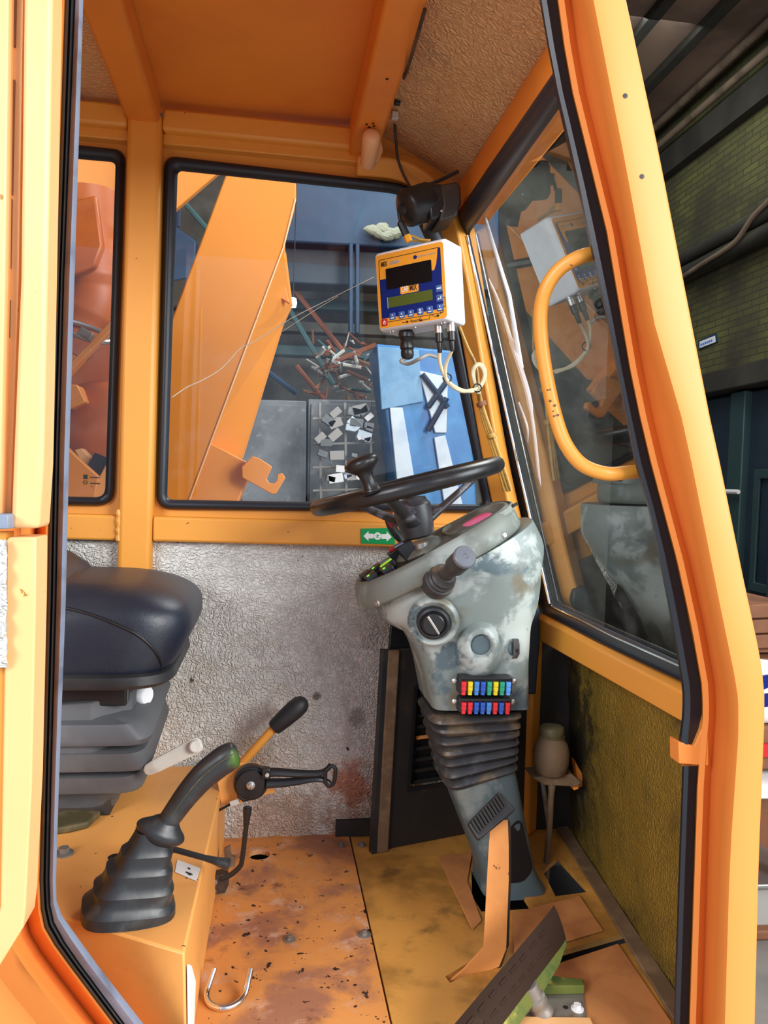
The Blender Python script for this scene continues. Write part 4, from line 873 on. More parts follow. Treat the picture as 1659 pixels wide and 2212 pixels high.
for k in range(15):
    t = k/14; a = bl2.lerp(tl_, t); b = br2.lerp(trr, t); rows.append([a.lerp(b, j/6)+fn*(.006*sin(pi*j/6)+(.004 if t > .96 else 0)) for j in range(7)])
mb = MB(); nr = len(rows); rings = [r+[p-fn*.010 for p in reversed(r)] for r in rows]; mb.loft(rings); mb.build('plate', 'pedal_rubber', ac, angle=35)
mb = MB()
for k in range(9):
    for j in range(2):
        t = .12+.09*k; a = bl2.lerp(tl_, t); b = br2.lerp(trr, t); c = a.lerp(b, .30+.36*j)+fn*.006
        mb.tube([c-e_up*.008-fn*.0022, c+e_up*.008-fn*.0022], .0032, 6)
mb.build('tread', 'pedal_rubber', ac)['kind'] = 'stuff'
sd = MB(); o1 = [PY(1222, 2030, Yt-.016), PY(1224, 2040, Yt-.017), PY(1208, 2085, 1.30), PY(1172, 2145, 1.26), PY(1130, 2200, 1.22), PY(1085, 2270, 1.17)]
i1 = [trr-fn*.004, trr.lerp(br2, .06)-fn*.004, trr.lerp(br2, .22)-fn*.004, trr.lerp(br2, .46)-fn*.004, trr.lerp(br2, .70)-fn*.004, trr.lerp(br2, 1.0)-fn*.004]
sd.loft([[a, b, b+V((.003, .006, -.002)), a+V((.003, .006, -.002))] for a, b in zip(i1, o1)]); sd.build('side_flange', 'moss_paint', ac, angle=35)
bk = MB(); zb = .004
q = [(1150, 2128), (1258, 2136), (1272, 2230), (1110, 2226)]
pts = [PZ(*p, .006) for p in q]; bk.prism(pts, (0, 0, .004)); bk.build('base_bracket', 'dirty_steel', ac, bevel=.001)
MB().prism([PZ(1165, 2122, .01), PZ(1260, 2134, .01), PZ(1262, 2148, .01), PZ(1166, 2150, .01)], (0, 0, .016)).build('bracket_flange', 'moss_paint', ac, bevel=.002)
MB().prism([PZ(1095, 2200, .01), PZ(1275, 2203, .01), PZ(1290, 2240, .01), PZ(1070, 2240, .01)], (0, 0, .005)).build('bracket_flange', 'orange_pale', ac, bevel=.002)
p0, p1 = PZ(1172, 2190, .010), PY(1148, 2140, 1.255)
MB().lathe([(.020, 0), (.020, .006), (.017, .012), (.017, .020), (.0185, .022), (.0185, .034), (.015, .036), (.0145, .06)], p0, p1-p0, 28).build('plunger', 'dirty_steel', ac)
for r_, q in ((.0045, (1222, 2176)), (.004, (1190, 2190))): MB().lathe([(r_, 0), (r_, .0006)], PZ(*q, .0102), (0, 0, 1), 16).build('hole', 'ink', ac)
p = PZ(1247, 2180, .010); mb = MB(); mb.lathe([(.011, 0), (.011, .002), (0, .002)], p, (0, 0, 1), 24); mb.loft([[p+V((cos(pi*k/3)*.007, sin(pi*k/3)*.007, h)) for k in range(6)] for h in (.002, .009)]); mb.build('bracket_bolt', 'label_white', ac, smooth=False)

# ================================================================== HEATER
he = thing('heater_unit', PZ(880, 1825, 0), 'dusty black heater panel with a slotted grille in the corner behind the console', 'heater')
ha, hb = PZ(806, 1836, 0), PZ(975, 1803, 0); hx = (hb-ha); hx.z = 0; hx.normalize(); hn = V((hx.y, -hx.x, 0)); hn = hn if hn.y < 0 else -hn
ha = ha+V((0, 0, 0)); HW = .42; HH = .50
def HP(x, z, d=0.): return ha+hx*x+V((0, 0, z))+hn*d
def Hpx(px, py, d=0.): return PP(px, py, ha+hn*d, hn)
mb = MB(); gx0, gx1 = .085, .30; gz0, gz1 = .145, .40
# front panel with an opening for the grille
o_ = [HP(0, 0), HP(HW, 0), HP(HW, HH), HP(0.012, HH)]
i_ = [HP(gx0, gz0), HP(gx1, gz0), HP(gx1+.01, gz1), HP(gx0+.01, gz1)]
mb.ring(o_, i_, hn, .012); mb.build('front_panel', 'dusty_black', he, bevel=.004)
MB().prism([HP(0, 0, .012), HP(.03, 0, .016), HP(.042, HH, .016), HP(.012, HH, .012)], hn*.010).build('edge_trim', 'clay_dust', he, bevel=.004)
MB().prism([HP(-.012, 0.0, -.0), HP(.0, 0.0, .0), HP(.012, HH, 0), HP(0, HH, 0)], hn*.02).build('side_sheet', 'rubber', he)
mb = MB(); mb.prism([HP(0.02, HH, -.0), HP(HW, HH, 0), HP(HW, HH+.16, -.01), HP(.035, HH+.16, -.01)], hn*.008); mb.build('upper_panel', 'black_plastic', he, bevel=.003)
MB().prism([HP(gx0, gz0, -.016), HP(gx1, gz0, -.016), HP(gx1+.01, gz1, -.016), HP(gx0+.01, gz1, -.016)], hn*.002).build('grille_back', 'ink', he)
nsl = 9
for k in range(nsl):
    z = gz0+.008+(gz1-gz0-.03)*k/(nsl-1); s = .012+.010*(z-gz0)/(gz1-gz0)
    o_ = MB().tube([HP(gx0+s+.012, z, -.004), HP(gx1+s, z, -.004)], .0052, 8, flat=.7).build('grille_slat', 'pedal_arm' if k in (4,) else 'dusty_black', he)
MB().ring([HP(gx0-.004, gz0-.004, .012), HP(gx1, gz0-.004, .012), HP(gx1+.01, gz1+.004, .012), HP(gx0+.006, gz1+.004, .012)], [HP(gx0+.004, gz0+.004, .012), HP(gx1, gz0+.004, .012), HP(gx1+.01, gz1-.004, .012), HP(gx0+.014, gz1-.004, .012)], hn, .006).build('grille_frame', 'black_plastic', he)
mb = MB(); mb.prism([PY(*p, 1.93) for p in [(1128, 1300), (1152, 1296), (1166, 1318), (1166, 1395), (1158, 1500), (1152, 1500), (1128, 1500)]], (0, .03, 0)); mb.build('side_duct', 'door_navy', he, bevel=.004)
mb = MB(); mb.prism([PY(*p, 1.95) for p in [(1110, 1500), (1156, 1500), (1150, 1760), (1100, 1760)]], (0, .02, 0)); mb.build('duct_panel', 'black_plastic', he, bevel=.004)

# ================================================================== BRAKE FLUID RESERVOIR
rs = thing('fluid_reservoir', PY(1188, 1680, 1.80), 'dusty brown plastic fluid bottle with olive cap on a small bracket', 'bottle')
rc = PY(1189, 1675, 1.80); K = 1.80/FPX
MB().lathe([(.004, -6*K), (.018, -2*K), (34*K, 8*K), (40*K, 30*K), (41*K, 55*K), (36*K, 74*K), (27*K, 88*K), (24*K, 96*K), (0, 97*K)], rc, (.0, .02, 1), 32).build('bottle', 'clay_dust', rs, angle=60)
MB().lathe([(27*K, 88*K), (28*K, 90*K), (28*K, 106*K), (26*K, 112*K), (23*K, 114*K), (0, 114*K)], rc, (.0, .02, 1), 32).build('cap', 'cap_olive', rs)
MB().lathe([(30*K, 90*K), (30*K, 93*K), (26*K, 93*K)], rc, (.0, .02, 1), 32).build('cap_flange', 'cap_olive', rs)
mb = MB(); mb.prism([PY(*p, 1.79) for p in [(1150, 1680), (1235, 1672), (1258, 1690), (1246, 1700), (1175, 1696)]], (0, .07, 0)); mb.build('bracket', 'clay_dust', rs, bevel=.002)
mb = MB(); mb.prism([PY(*p, 1.80) for p in [(1236, 1690), (1252, 1690), (1250, 1704), (1240, 1708)]], (0, .03, 0)); mb.prism([PY(*p, 1.86) for p in [(1240, 1640), (1258, 1672), (1260, 1700), (1250, 1700)]], (0, .02, 0)); mb.build('bracket_lug', 'orange_redder', rs, bevel=.001)
MB().tube(spline([PY(*p, 1.80) for p in [(1190, 1690), (1192, 1700), (1190, 1730), (1187, 1790), (1182, 1850), (1180, 1890), (1179, 1905)]], 5), [.011]*3+[.009]*4+[.0075]*24, 12).build('hose', 'clay_dust', rs)
MB().tube(spline([PY(*p, 1.86) for p in [(1172, 1690), (1178, 1730), (1186, 1790)]], 5), .006, 8).build('hose', 'dirty_steel', rs)

# ================================================================== MIXER CONTROL TERMINAL
te = thing('control_terminal', PY(890, 705, 1.76), 'orange and blue mixing computer in a white box, hung at the corner pillar', 'control box')
TL, TRt = PY(808, 545, 1.860), PY(962, 513, 1.745); BL, BRt = PY(816, 719, 1.860), PY(971, 690, 1.745)
TX = ((TRt-TL)+(BRt-BL)).normalized(); TZ = ((TL-BL)+(TRt-BRt)); TZ = (TZ-TX*TZ.dot(TX)).normalized(); TN = TX.cross(TZ).normalized()
if TN.y > 0: TN = -TN
tc_ = (TL+TRt+BL+BRt)/4; TW = ((TRt-TL).length+(BRt-BL).length)/2; THt = ((TL-BL).length+(TRt-BRt).length)/2
def TP(u, v, d=0.): return tc_+TX*(u-.5)*TW+TZ*(v-.5)*THt+TN*d      # u right, v up, 0..1
def trr_(u0, u1, v0, v1, r, d): return [tc_+TX*((q.x-.5)*TW)+TZ*((q.y-.5)*THt)+TN*d for q in roundpoly([(u0, v0), (u1, v0), (u1, v1), (u0, v1)], r, 4)]
DEP = .086
bx_ = MB().loft([trr_(.00, 1.0, .00, 1.0, .05, -DEP), trr_(0, 1, 0, 1, .05, -.022), trr_(0, 1, 0, 1, .05, -.012), trr_(.01, .99, .01, .99, .055, -.004), trr_(.03, .97, .03, .97, .05, .0)])
bx_.build('housing', 'white_plastic', te, angle=40)
MB().loft([trr_(.03, .97, .035, .955, .05, -.001), trr_(.03, .97, .035, .955, .05, .0008)]).build('front_sheet', 'terminal_yellow', te)
sheet = te.children[-1]
MB().ring(trr_(.068, .93, .10, .895, .03, .0009), trr_(.075, .923, .107, .888, .03, .0009), TN, .0004).build('border_line', 'ink', sheet)
P2 = lambda pts, d: [TP(u, v, d) for u, v in pts]
mb = MB(); mb.prism(P2([(.075, .155), (.925, .155), (.925, .885), (.895, .885), (.885, .80), (.865, .70), (.835, .63), (.80, .63), (.80, .60), (.17, .60), (.17, .645), (.075, .645)], .0009), TN*.0004); mb.build('blue_field', 'terminal_blue', sheet)
MB().loft([trr_(.165, .80, .505, .765, .015, .0008), trr_(.165, .80, .505, .765, .015, .0022)]).build('main_display', 'screen_black', te)
MB().loft([trr_(.175, .795, .275, .405, .01, .0008), trr_(.175, .795, .275, .405, .01, .0018)]).build('small_display', 'lcd_green', te)
mb = MB().prism(P2([(.163, .27), (.172, .27), (.172, .41), (.163, .41)], .0009), TN*.001); mb.build('display_edge', 'button_edge', te)
pt = MB().loft([trr_(.355, .61, .415, .52, .02, .0010), trr_(.355, .61, .415, .52, .02, .0018)]).build('maker_plate', 'terminal_yellow', te)
t_ = MB(); textmesh(t_, 'CAR', TP(.368, .468, .0022), TX, TZ, .0185, .0003, 'LEFT', .50, .0001); t_.build('lettering', 'white_ink', pt, smooth=False)
t_ = MB(); textmesh(t_, 'MIX', TP(.485, .468, .0022), TX, TZ, .0185, .0003, 'LEFT', .60, .0003); t_.build('lettering', 'ink', pt, smooth=False)
t_ = MB(); textmesh(t_, 'MIX', TP(.10, .828, .0012), TX, TZ, .0165, .0003, 'LEFT', .58, .0004); t_.build('lettering', 'ink', sheet, smooth=False)
t_ = MB()
for k in range(6): t_.prism(P2([(.232+.022*k, .808), (.248+.022*k, .808), (.248+.022*k, .846+.012*(k % 3 == 1)), (.232+.022*k, .846)], .0011), TN*.0003)
t_.build('faded_lettering', 'grey_ink', sheet, smooth=False)
t_ = MB(); c = TP(.585, .835, .0011); t_.prism([c+TX*cos(2*pi*k/18)*.0045+TZ*sin(2*pi*k/18)*.0045 for k in range(18)], TN*.0003)
t_.build('logo_mark', 'terminal_blue', sheet, smooth=False)
t_ = MB()
for k, w in enumerate((.018,)*14):
    if k == 7: continue
    u = .615+.0178*k; t_.prism(P2([(u, .826), (u+.013, .826), (u+.013, .842+.008*(k % 4 == 0)), (u, .842)], .0011), TN*.0003)
t_.build('small_lettering', 'grey_ink', sheet, smooth=False)
def key(u, v, m='button_blue', w=.085, h=.085):
    o_ = MB().loft([trr_(u-w/2, u+w/2, v-h/2, v+h/2, .015, .0008), trr_(u-w/2, u+w/2, v-h/2, v+h/2, .015, .0020), trr_(u-w*.40, u+w*.40, v-h*.40, v+h*.40, .012, .0024)]).build('key', m, te)
    return o_
marks = []
for i, (u, v) in enumerate([(.225, .165), (.355, .163), (.485, .163), (.615, .165), (.745, .165), (.885, .170), (.885, .285), (.885, .40)]):
    k_ = key(u, v); t_ = MB()
    if i == 3:
        t_.prism(P2([(u-.022, v-.018), (u+.022, v-.018), (u+.022, v-.008), (u-.022, v-.008)], .0025), TN*.0003); t_.prism(P2([(u-.005, v-.036), (u+.005, v-.036), (u+.005, v+.012), (u-.005, v+.012)], .0025), TN*.0004)
        t_.prism(P2([(u-.02, v+.012), (u+.02, v+.012), (u, v+.036)], .0025), TN*.0003)
    elif i == 6:
        t_.prism(P2([(u+.015, v+.022), (u+.024, v+.022), (u+.024, v-.015), (u-.008, v-.015), (u-.008, v-.024), (u-.026, v-.010), (u-.008, v+.003), (u-.008, v-.006), (u+.015, v-.006)], .0025), TN*.0003)
    elif i == 7:
        t_.prism(P2([(u-.028, v-.008), (u+.028, v-.008), (u+.028, v+.010), (u-.028, v+.010)], .0025), TN*.0003)
    else:
        t_.prism(P2([(u-.024, v-.030), (u+.024, v-.030), (u+.024, v-.016), (u-.024, v-.016)], .0025), TN*.0003); t_.prism(P2([(u-.010, v+.004), (u+.010, v+.004), (u+.004, v+.024), (u-.006, v+.024)], .0025), TN*.0003)
    t_.build('key_symbol', 'white_ink', k_, smooth=False)
kp = key(.105, .105, 'red_plastic', .085, .085); t_ = MB(); c = TP(.105, .100, .0025)
t_.ring([c+TX*cos(2*pi*k/16)*.0036+TZ*sin(2*pi*k/16)*.0042 for k in range(16)], [c+TX*cos(2*pi*k/16)*.0022+TZ*sin(2*pi*k/16)*.0028 for k in range(16)], TN, .0003); t_.prism([c+TX*x+TZ*z for x, z in [(-.0006, 0), (.0006, 0), (.0006, .0055), (-.0006, .0055)]], TN*.0004); t_.build('key_symbol', 'white_ink', kp, smooth=False)
t_ = MB()
def line(a, b, w=.006):
    A, B = TP(*a, .0012), TP(*b, .0012); d = (B-A).normalized(); s = TN.cross(d)*TW*w*.5; t_.prism([A-s, B-s, B+s, A+s], TN*.0003)
for a, b in [((.36, .075), (.36, .062)), ((.36, .065), (.43, .065)), ((.45, .068), (.60, .068)), ((.60, .065), (.615, .10)), ((.49, .085), (.49, .052)), ((.49, .052), (.58, .052)), ((.65, .055), (.735, .055)), ((.735, .055), (.745, .10)), ((.765, .085), (.80, .085)), ((.80, .07), (.83, .07)), ((.83, .085), (.87, .075)), ((.885, .12), (.885, .09)), ((.93, .285), (.955, .285)), ((.955, .285), (.955, .17)), ((.955, .17), (.93, .17))]: line(a, b)
c = TP(.425, .065, .0012); t_.prism([c+TX*.0035, c+TZ*.0035, c-TX*.0035, c-TZ*.0035], TN*.0003)
for u in (.60, .615, .63): c = TP(u, .055, .0012); t_.prism([c+TX*.002, c+TZ*.003, c-TX*.002, c-TZ*.003], TN*.0003)
c = TP(.85, .075, .0012); t_.prism([c+TX*.004, c+TZ*.004, c-TX*.004, c-TZ*.003], TN*.0003)
t_.build('key_diagram', 'ink', sheet, smooth=False)
for u in (.14, .18, .50, .86, .90): MB().lathe([(.003, 0), (.003, .003), (0, .0035)], TP(u, .0, -.012), -TZ, 10).build('housing_screw', 'steel', te)
# bracket to the pillar
MB().tube([TP(.5, .6, -DEP), PY(975, 600, 1.955)], .012, 8).build('mounting_arm', 'black_plastic', te)
# plugs and cables under the terminal
dz = -TZ
pw = thing('power_cable', TP(.28, 0, -.03), 'grey cable with a fat black plug, leftmost under the mixing computer', 'cable')
pp = TP(.30, .0, -.035)
MB().lathe([(.016, -.004), (.017, .004), (.019, .006), (.0195, .016), (.0165, .018), (.014, .024), (.0165, .028), (.0165, .042), (.014, .045), (.0155, .048), (.0155, .058), (.012, .066), (.006, .068)], pp, dz, 28).build('plug', 'black_plastic', pw)
e = pp+dz*.064
MB().tube(spline([e, PY(866, 780, e.y), PY(882, 786, e.y-.01), PY(905, 776, 1.80), (PY(925, 767, 1.80)), PY(945, 772, 1.80)], 6), .0042, 10).build('cord', 'cable_grey', pw)
ends = []
for i, (u, cn, pos) in enumerate([(.74, 'cream cable with a black and silver plug, middle one under the mixing computer', 0), (.90, 'cream cable with a black and silver plug, rightmost under the mixing computer', 1)]):
    cb = thing('signal_cable', TP(u, 0, -.03), cn, 'cable', 'cream signal cables under the mixing computer')
    pp = TP(u+.03, .005, -.030-.004*i)
    MB().lathe([(.0085, -.006), (.0085, .004), (.0095, .005), (.0095, .020), (.0085, .021)], pp, dz, 24).build('plug_shell', 'steel', cb)
    MB().lathe([(.0088, .020), (.0088, .040), (.006, .043), (.0055, .062), (.004, .066)], pp, dz, 24).build('plug', 'black_plastic', cb)
    e = pp+dz*.062
    o = i*3
    pts = [e, PY(950+i*14, 782+o, 1.80), PY(958+i*4, 808+o, 1.81), PY(972-o, 828, 1.82), PY(996, 842+o, 1.84), PY(1020, 845-o, 1.87), PY(1038, 832+o, 1.88), PY(1046+o*.6, 812, 1.88), PY(1042+o, 796-o, 1.88), PY(1034, 789-o, 1.88), PY(1026-o*.5, 793, 1.88), PY(1023-o, 806, 1.885), PY(1026, 830, 1.89), PY(1032+o, 850, 1.895)]
    MB().tube(spline(pts, 6), .0044, 8).build('cord', 'cable_cream', cb)
    ends.append(pts[-1])
    if i == 0:
        for q in ((966, 816), (1031, 838)): c = PY(*q, 1.815 if q[0] < 1000 else 1.87); MB().tube([c+V((cos(2*pi*k/12)*.010, 0, sin(2*pi*k/12)*.010)) for k in range(12)], .0018, 6, closed=True).build('cable_tie', 'black_plastic', cb)
hs = thing('wiring_harness', PY(1100, 1000, 1.92), 'yellowish bundle of wires clipped down the corner pillar beside the windscreen', 'cable')
for k, pts in enumerate([[(992, 705), (1010, 750), (1028, 790), (1036, 850), (1050, 900), (1068, 950), (1085, 1000), (1104, 1060)], [(1028, 800), (1034, 850), (1046, 900), (1062, 950), (1078, 1000), (1098, 1062)], [(1030, 840), (1042, 900), (1057, 950), (1073, 1000), (1090, 1062)]]):
    MB().tube(spline([PY(*p, 1.905+.004*k) for p in pts], 5), .0042, 8).build('wire', 'cable_yellow', hs)
for q in ((1040, 872), (1062, 940)): MB().lathe([(.012, -.005), (.013, 0), (.012, .006)], PY(*q, 1.907), PY(q[0]+8, q[1]+24, 1.907)-PY(*q, 1.907), 12).build('clip', 'cable_yellow' if q[1] > 900 else 'wood_brown', hs)

# ================================================================== WIPER MOTOR, LAMP, HANDLE, STICKER, WIPER
wm = thing('wiper_motor', PY(930, 440, 1.88), 'black cylindrical wiper motor with a grey cover at the top corner of the windscreen', 'motor')
m0, m1 = PY(872, 452, 1.84), PY(948, 428, 1.87); dv = (m1-m0).normalized()
MB().lathe([(0, 0), (.030, .0), (.041, .006), (.044, .012), (.044, .072), (.040, .076), (.040, .090)], m0, dv, 36).build('body', 'black_plastic', wm)
MB().lathe([(.012, -.010), (.014, 0), (.010, .002)], m0, dv, 20).build('end_boss', 'rubber', wm)
mb = MB(); mb.prism([PY(*p, 1.82) for p in [(932, 400), (952, 394), (962, 404), (962, 448), (952, 470), (930, 476), (926, 440)]], (0, .09, 0)); mb.build('gearbox', 'black_plastic', wm, bevel=.006)
mb = MB(); mb.prism([PY(*p, 1.815) for p in [(952, 398), (986, 391), (995, 402), (997, 436), (986, 468), (948, 478), (958, 440)]], (0, .10, 0)); mb.build('cover', 'dark_metal', wm, bevel=.005)
MB().lathe([(.003, 0), (.003, .002), (0, .003)], PY(954, 456, 1.818), YV, 10).build('cover_screw', 'steel', wm)
MB().tube([PY(922, 480, 1.93), PY(940, 520, 1.95)], .022, 10).build('mounting_foot', 'rubber', wm)
wp = thing('motor_cable', PY(880, 490, 1.84), 'thin lead with a black plug and yellow connector, hanging from the wiper motor', 'cable')
MB().tube(spline([PY(*p, 1.85) for p in [(990, 370), (960, 385), (925, 400), (885, 418), (866, 436), (862, 462), (866, 480)]], 6), .0042, 8).build('lead', 'rubber', wp)
q0, q1 = PY(864, 478, 1.84), PY(878, 508, 1.84)
MB().tube([q0, q0.lerp(q1, .1), q1], [.006, .009, .009], 8).build('plug', 'black_plastic', wp)
q2 = PY(884, 522, 1.84); MB().tube([q1, q2], .0085, 6).build('connector', 'terminal_yellow', wp)
for k in range(2): MB().tube(spline([PY(*p, 1.84+.01*k) for p in [(882, 512+k*8), (892, 510+k*10), (908, 517+k*4), (930, 519+k*6)]], 5), .0028, 8).build('wire', 'cable_yellow', wp)
la = thing('cab_lamp', PY(800, 325, 1.88), 'small cream tubular lamp on the end of the right roof beam', 'lamp')
l0, l1 = PY(803, 292, 1.80), PY(795, 352, 1.88); dv = (l1-l0).normalized()
MB().lathe([(.010, -.008), (.017, -.003), (.0205, .004), (.0205, .03), (.0195, .034), (.019, (l1-l0).length), (.015, (l1-l0).length+.005), (0, (l1-l0).length+.006)], l0, dv, 32).build('lens', 'lamp_cream', la)
mb = MB(); pxprism(mb, [(784, 300), (822, 290), (828, 325), (818, 348), (786, 340)], 1.90, .02); mb.build('base', 'lamp_cream', la, bevel=.003)
# holes/screws in the beam beside the lamp
tg = MB()
for q in [(792, 268), (806, 266), (797, 274), (808, 271), (836, 170)]: tg.lathe([(.003, 0), (.003, .0015), (0, .002)], PZ(q[0], q[1], 1.712), (0, 0, -1), 8)
tg.build('beam_screw', 'ink', t7)['kind'] = 'stuff'
lw = thing('lamp_wire', PY(857, 300, 1.9), 'thin wire with black clips from the right roof beam to the back corner', 'wire')
MB().tube(spline([PZ(918, 20, 1.70), PZ(886, 130, 1.70), PY(868, 185, 1.80), PY(858, 240, 1.86), PY(853, 262, 1.9), PY(855, 300, 1.93), PY(860, 345, 1.94), PY(872, 378, 1.945), PY(885, 402, 1.945)], 6), .0035, 8).build('wire', 'dark_metal', lw)
for q in ((878, 186), (866, 206), (858, 222)): MB().box(PY(*q, 1.80), (.014, .012, .010)).build('clip', 'black_plastic', lw, bevel=.002)
MB().box(PY(853, 250, 1.84), (.016, .012, .018)).build('connector', 'offwhite_plastic', lw, bevel=.002)
gh = thing('grab_handle', PY(1190, 800, 1.24), 'orange bent tube grab handle fixed inside the door post in front of the windscreen', 'handle')
hpts = spline([PY(*p, y) for p, y in [((1322, 538), 1.215), ((1290, 546), 1.20), ((1250, 556), 1.18), ((1208, 582), 1.19), ((1180, 622), 1.20), ((1168, 672), 1.21), ((1170, 740), 1.215), ((1182, 820), 1.215), ((1200, 900), 1.21), ((1222, 960), 1.20), ((1258, 1004), 1.19), ((1310, 1023), 1.18), ((1360, 1020), 1.195), ((1392, 1016), 1.215)]], 7)
MB().tube(hpts, .0112, 18).build('tube', 'orange_paint', gh, angle=180)
mb = MB()
rn = random.Random(4)
for k in range(12):
    i = 50+int(rn.random()*7); p = hpts[i]; t_ = (hpts[i+1]-hpts[i-1]).normalized(); nn = V((rn.uniform(-.75, .2), -1, 0)); nn = (nn-t_*nn.dot(t_)).normalized()
    r_ = rn.uniform(.0012, .003); mb.lathe([(r_, -.001), (r_*.8, .0004), (0, .0005)], p+nn*.0111, nn, 7)
mb.build('paint_chip', 'wood_brown', gh)['kind'] = 'stuff'
sk = thing('direction_sticker', PY(815, 1157, 1.957), 'green sticker with white arrows and letter N on the rail under the back window', 'sticker')
ys = 1.9575; sg = [(779, 1142), (851, 1140), (853, 1176), (780, 1174)]
mb = MB(); pxprism(mb, sg, ys, -.0012); mb.build('sheet', 'sticker_green', sk, smooth=False)
mb = MB()
pxprism(mb, [(785, 1158), (796, 1147), (796, 1153), (807, 1153), (807, 1163), (796, 1163), (796, 1169)], ys-.0013, -.0005)
pxprism(mb, [(846, 1160), (835, 1148), (835, 1154), (824, 1154), (824, 1164), (835, 1164), (835, 1170)], ys-.0013, -.0005)
c = PY(815.5, 1158, ys-.0013); mb.prism([c+V((cos(2*pi*k/24)*.0095, 0, sin(2*pi*k/24)*.0095)) for k in range(24)], (0, -.0005, 0)); mb.build('arrows', 'white_ink', sk, smooth=False)
t_ = MB(); textmesh(t_, 'N', c+V((0, -.0008, 0)), V((0, 0, -1)), V((1, 0, 0)), .010, .0002, 'CENTER', 1, .0004); t_.build('lettering', 'sticker_green', sk, smooth=False)
wi_ = thing('windscreen_wiper', WQ(1150, 900, -.03), 'grey windscreen wiper parked outside the far edge of the windscreen', 'wiper')
bld = [(1052, 598), (1065, 655), (1085, 720), (1108, 790), (1128, 870), (1148, 960), (1168, 1060)]
MB().tube(spline([WQ(*p, -.020) for p in [(1052, 598), (1078, 715), (1105, 830), (1135, 950), (1168, 1058)]], 6), .0035, 6).build('blade', 'rubber', wi_)
MB().tube(spline([WQ(*p, -.036) for p in [(1052, 600), (1072, 640), (1090, 690), (1102, 730), (1122, 790), (1140, 850), (1152, 920), (1160, 990), (1166, 1055)]], 5), [.0035]*8+[.005]*8+[.007]*12+[.0045]*13, 8).build('frame', 'wiper_grey', wi_)
MB().tube(spline([WQ(*p, -.030) for p in [(1085, 690), (1090, 715), (1097, 735)]], 5), .005, 8).build('clip', 'dark_metal', wi_)
MB().tube(spline([WQ(*p, -.030) for p in [(1120, 870), (1132, 900), (1140, 930), (1138, 960)]], 5), .003, 8).build('bridge', 'wiper_grey', wi_)
MB().tube([WQ(1125, 795, -.043), WQ(1100, 640, -.045), WQ(1048, 470, -.04)], [.008, .006, .004], 8).build('arm', 'wiper_grey', wi_)
# ================================================================== OUTSIDE: the machine's boom and mixer, the workshop
def pxpoly(mb, pts, y, d): return mb.prism([PY(*p, y) for p in pts], (0, d, 0))
bo = thing('loader_boom', PY(450, 1080, 3.15), 'big orange loader boom arm rising past the large back window', 'boom')
yb1 = 3.12
mb = MB(); pxpoly(mb, [(505, 330), (640, 330), (640, 425), (636, 452), (612, 535), (408, 1082), (380, 1200), (335, 1200), (345, 760)], yb1, .03); mb.build('front_plate', 'boom_orange', bo, bevel=.006)
mb = MB(); N0 = [(641, 420), (636, 455), (612, 535), (408, 1082), (385, 1150)]; N1 = [(643, 380), (640, 470), (612, 560), (500, 1000), (460, 1150)]
pts_i = [PY(*p, yb1+.028) for p in [(612, 535), (545, 715), (470, 915), (408, 1082)]]
pts_o = [PY(*p, yb1+.26) for p in [(613, 540), (628, 656), (608, 700), (520, 990)]]
mb.add(pts_i+pts_o+[p+V((.01, .03, 0)) for p in pts_o]+[p+V((.0, .03, 0)) for p in pts_i], [(0, 1, 5, 4), (1, 2, 6, 5), (2, 3, 7, 6), (4, 5, 9, 8), (5, 6, 10, 9), (6, 7, 11, 10), (8, 9, 13, 12), (9, 10, 14, 13), (10, 11, 15, 14), (0, 4, 8, 12), (3, 7, 11, 15)]); mb.build('side_plate', 'boom_orange', bo, bevel=.003, smooth=False)
mb = MB(); pxpoly(mb, [(612, 500), (616, 480), (616, 615), (626, 655), (600, 640), (598, 560)], yb1+.16, .03); mb.build('gusset', 'boom_orange', bo, bevel=.003)
MB().tube([PY(638, 430, yb1-.002), PY(612, 535, yb1-.002), PY(408, 1082, yb1-.002)], .0038, 8).build('lit_edge', 'orange_pale', bo)  # highlight along the boom's lit edge, put in as a pale tube
mb = MB(); pxpoly(mb, [(440, 950), (548, 1005), (500, 1120), (500, 2295), (300, 2295), (395, 1120), (408, 1080)], yb1+.01, .22); mb.build('pivot_block', 'boom_orange', bo, bevel=.006)
mb = MB(); pxpoly(mb, [(522, 1008), (545, 985), (560, 990), (588, 1008), (582, 1022), (576, 1034), (582, 1044), (592, 1044), (598, 1038), (600, 1024), (610, 1022), (617, 1032), (597, 1066), (588, 1068), (523, 1032)], yb1-.05, .035); mb.build('hook_plate', 'boom_orange', bo, bevel=.003)
ch = thing('deflector_plate', PY(420, 380, 3.75), 'pale orange plate showing at the upper left corner of the large back window', 'plate')
mb = MB(); pxpoly(mb, [(300, 300), (540, 315), (466, 378), (380, 452), (280, 540)], 3.75, .04); mb.build('plate', 'boom_orange', ch, bevel=.005)
md = thing('mixer_drum', PY(200, 700, 3.6), 'orange mixer drum and chute filling the narrow rear window', 'drum')
mb = MB(); pxpoly(mb, [(60, 300), (275, 300), (262, 700), (240, 1120), (40, 1120)], 3.9, .05); mb.build('back_plate', 'boom_orange', md)
c0, c1 = PY(225, 400, 3.3), PY(165, 745, 3.1); dv = (c1-c0).normalized(); L_ = (c1-c0).length
MB().tube(spline([PY(*p, 3.2) for p in [(185, 420), (190, 500), (200, 580), (205, 640), (185, 690), (150, 760)]], 6), [.125]*8+[.12]*8+[.10]*8+[.085]*7, 28).build('spout', 'drum_orange', md, angle=60)
mb = MB(); pxpoly(mb, [(120, 440), (207, 420), (222, 530), (205, 575), (165, 590), (120, 600)], 3.02, .05); mb.build('spout_flap', 'drum_orange', md, bevel=.01)
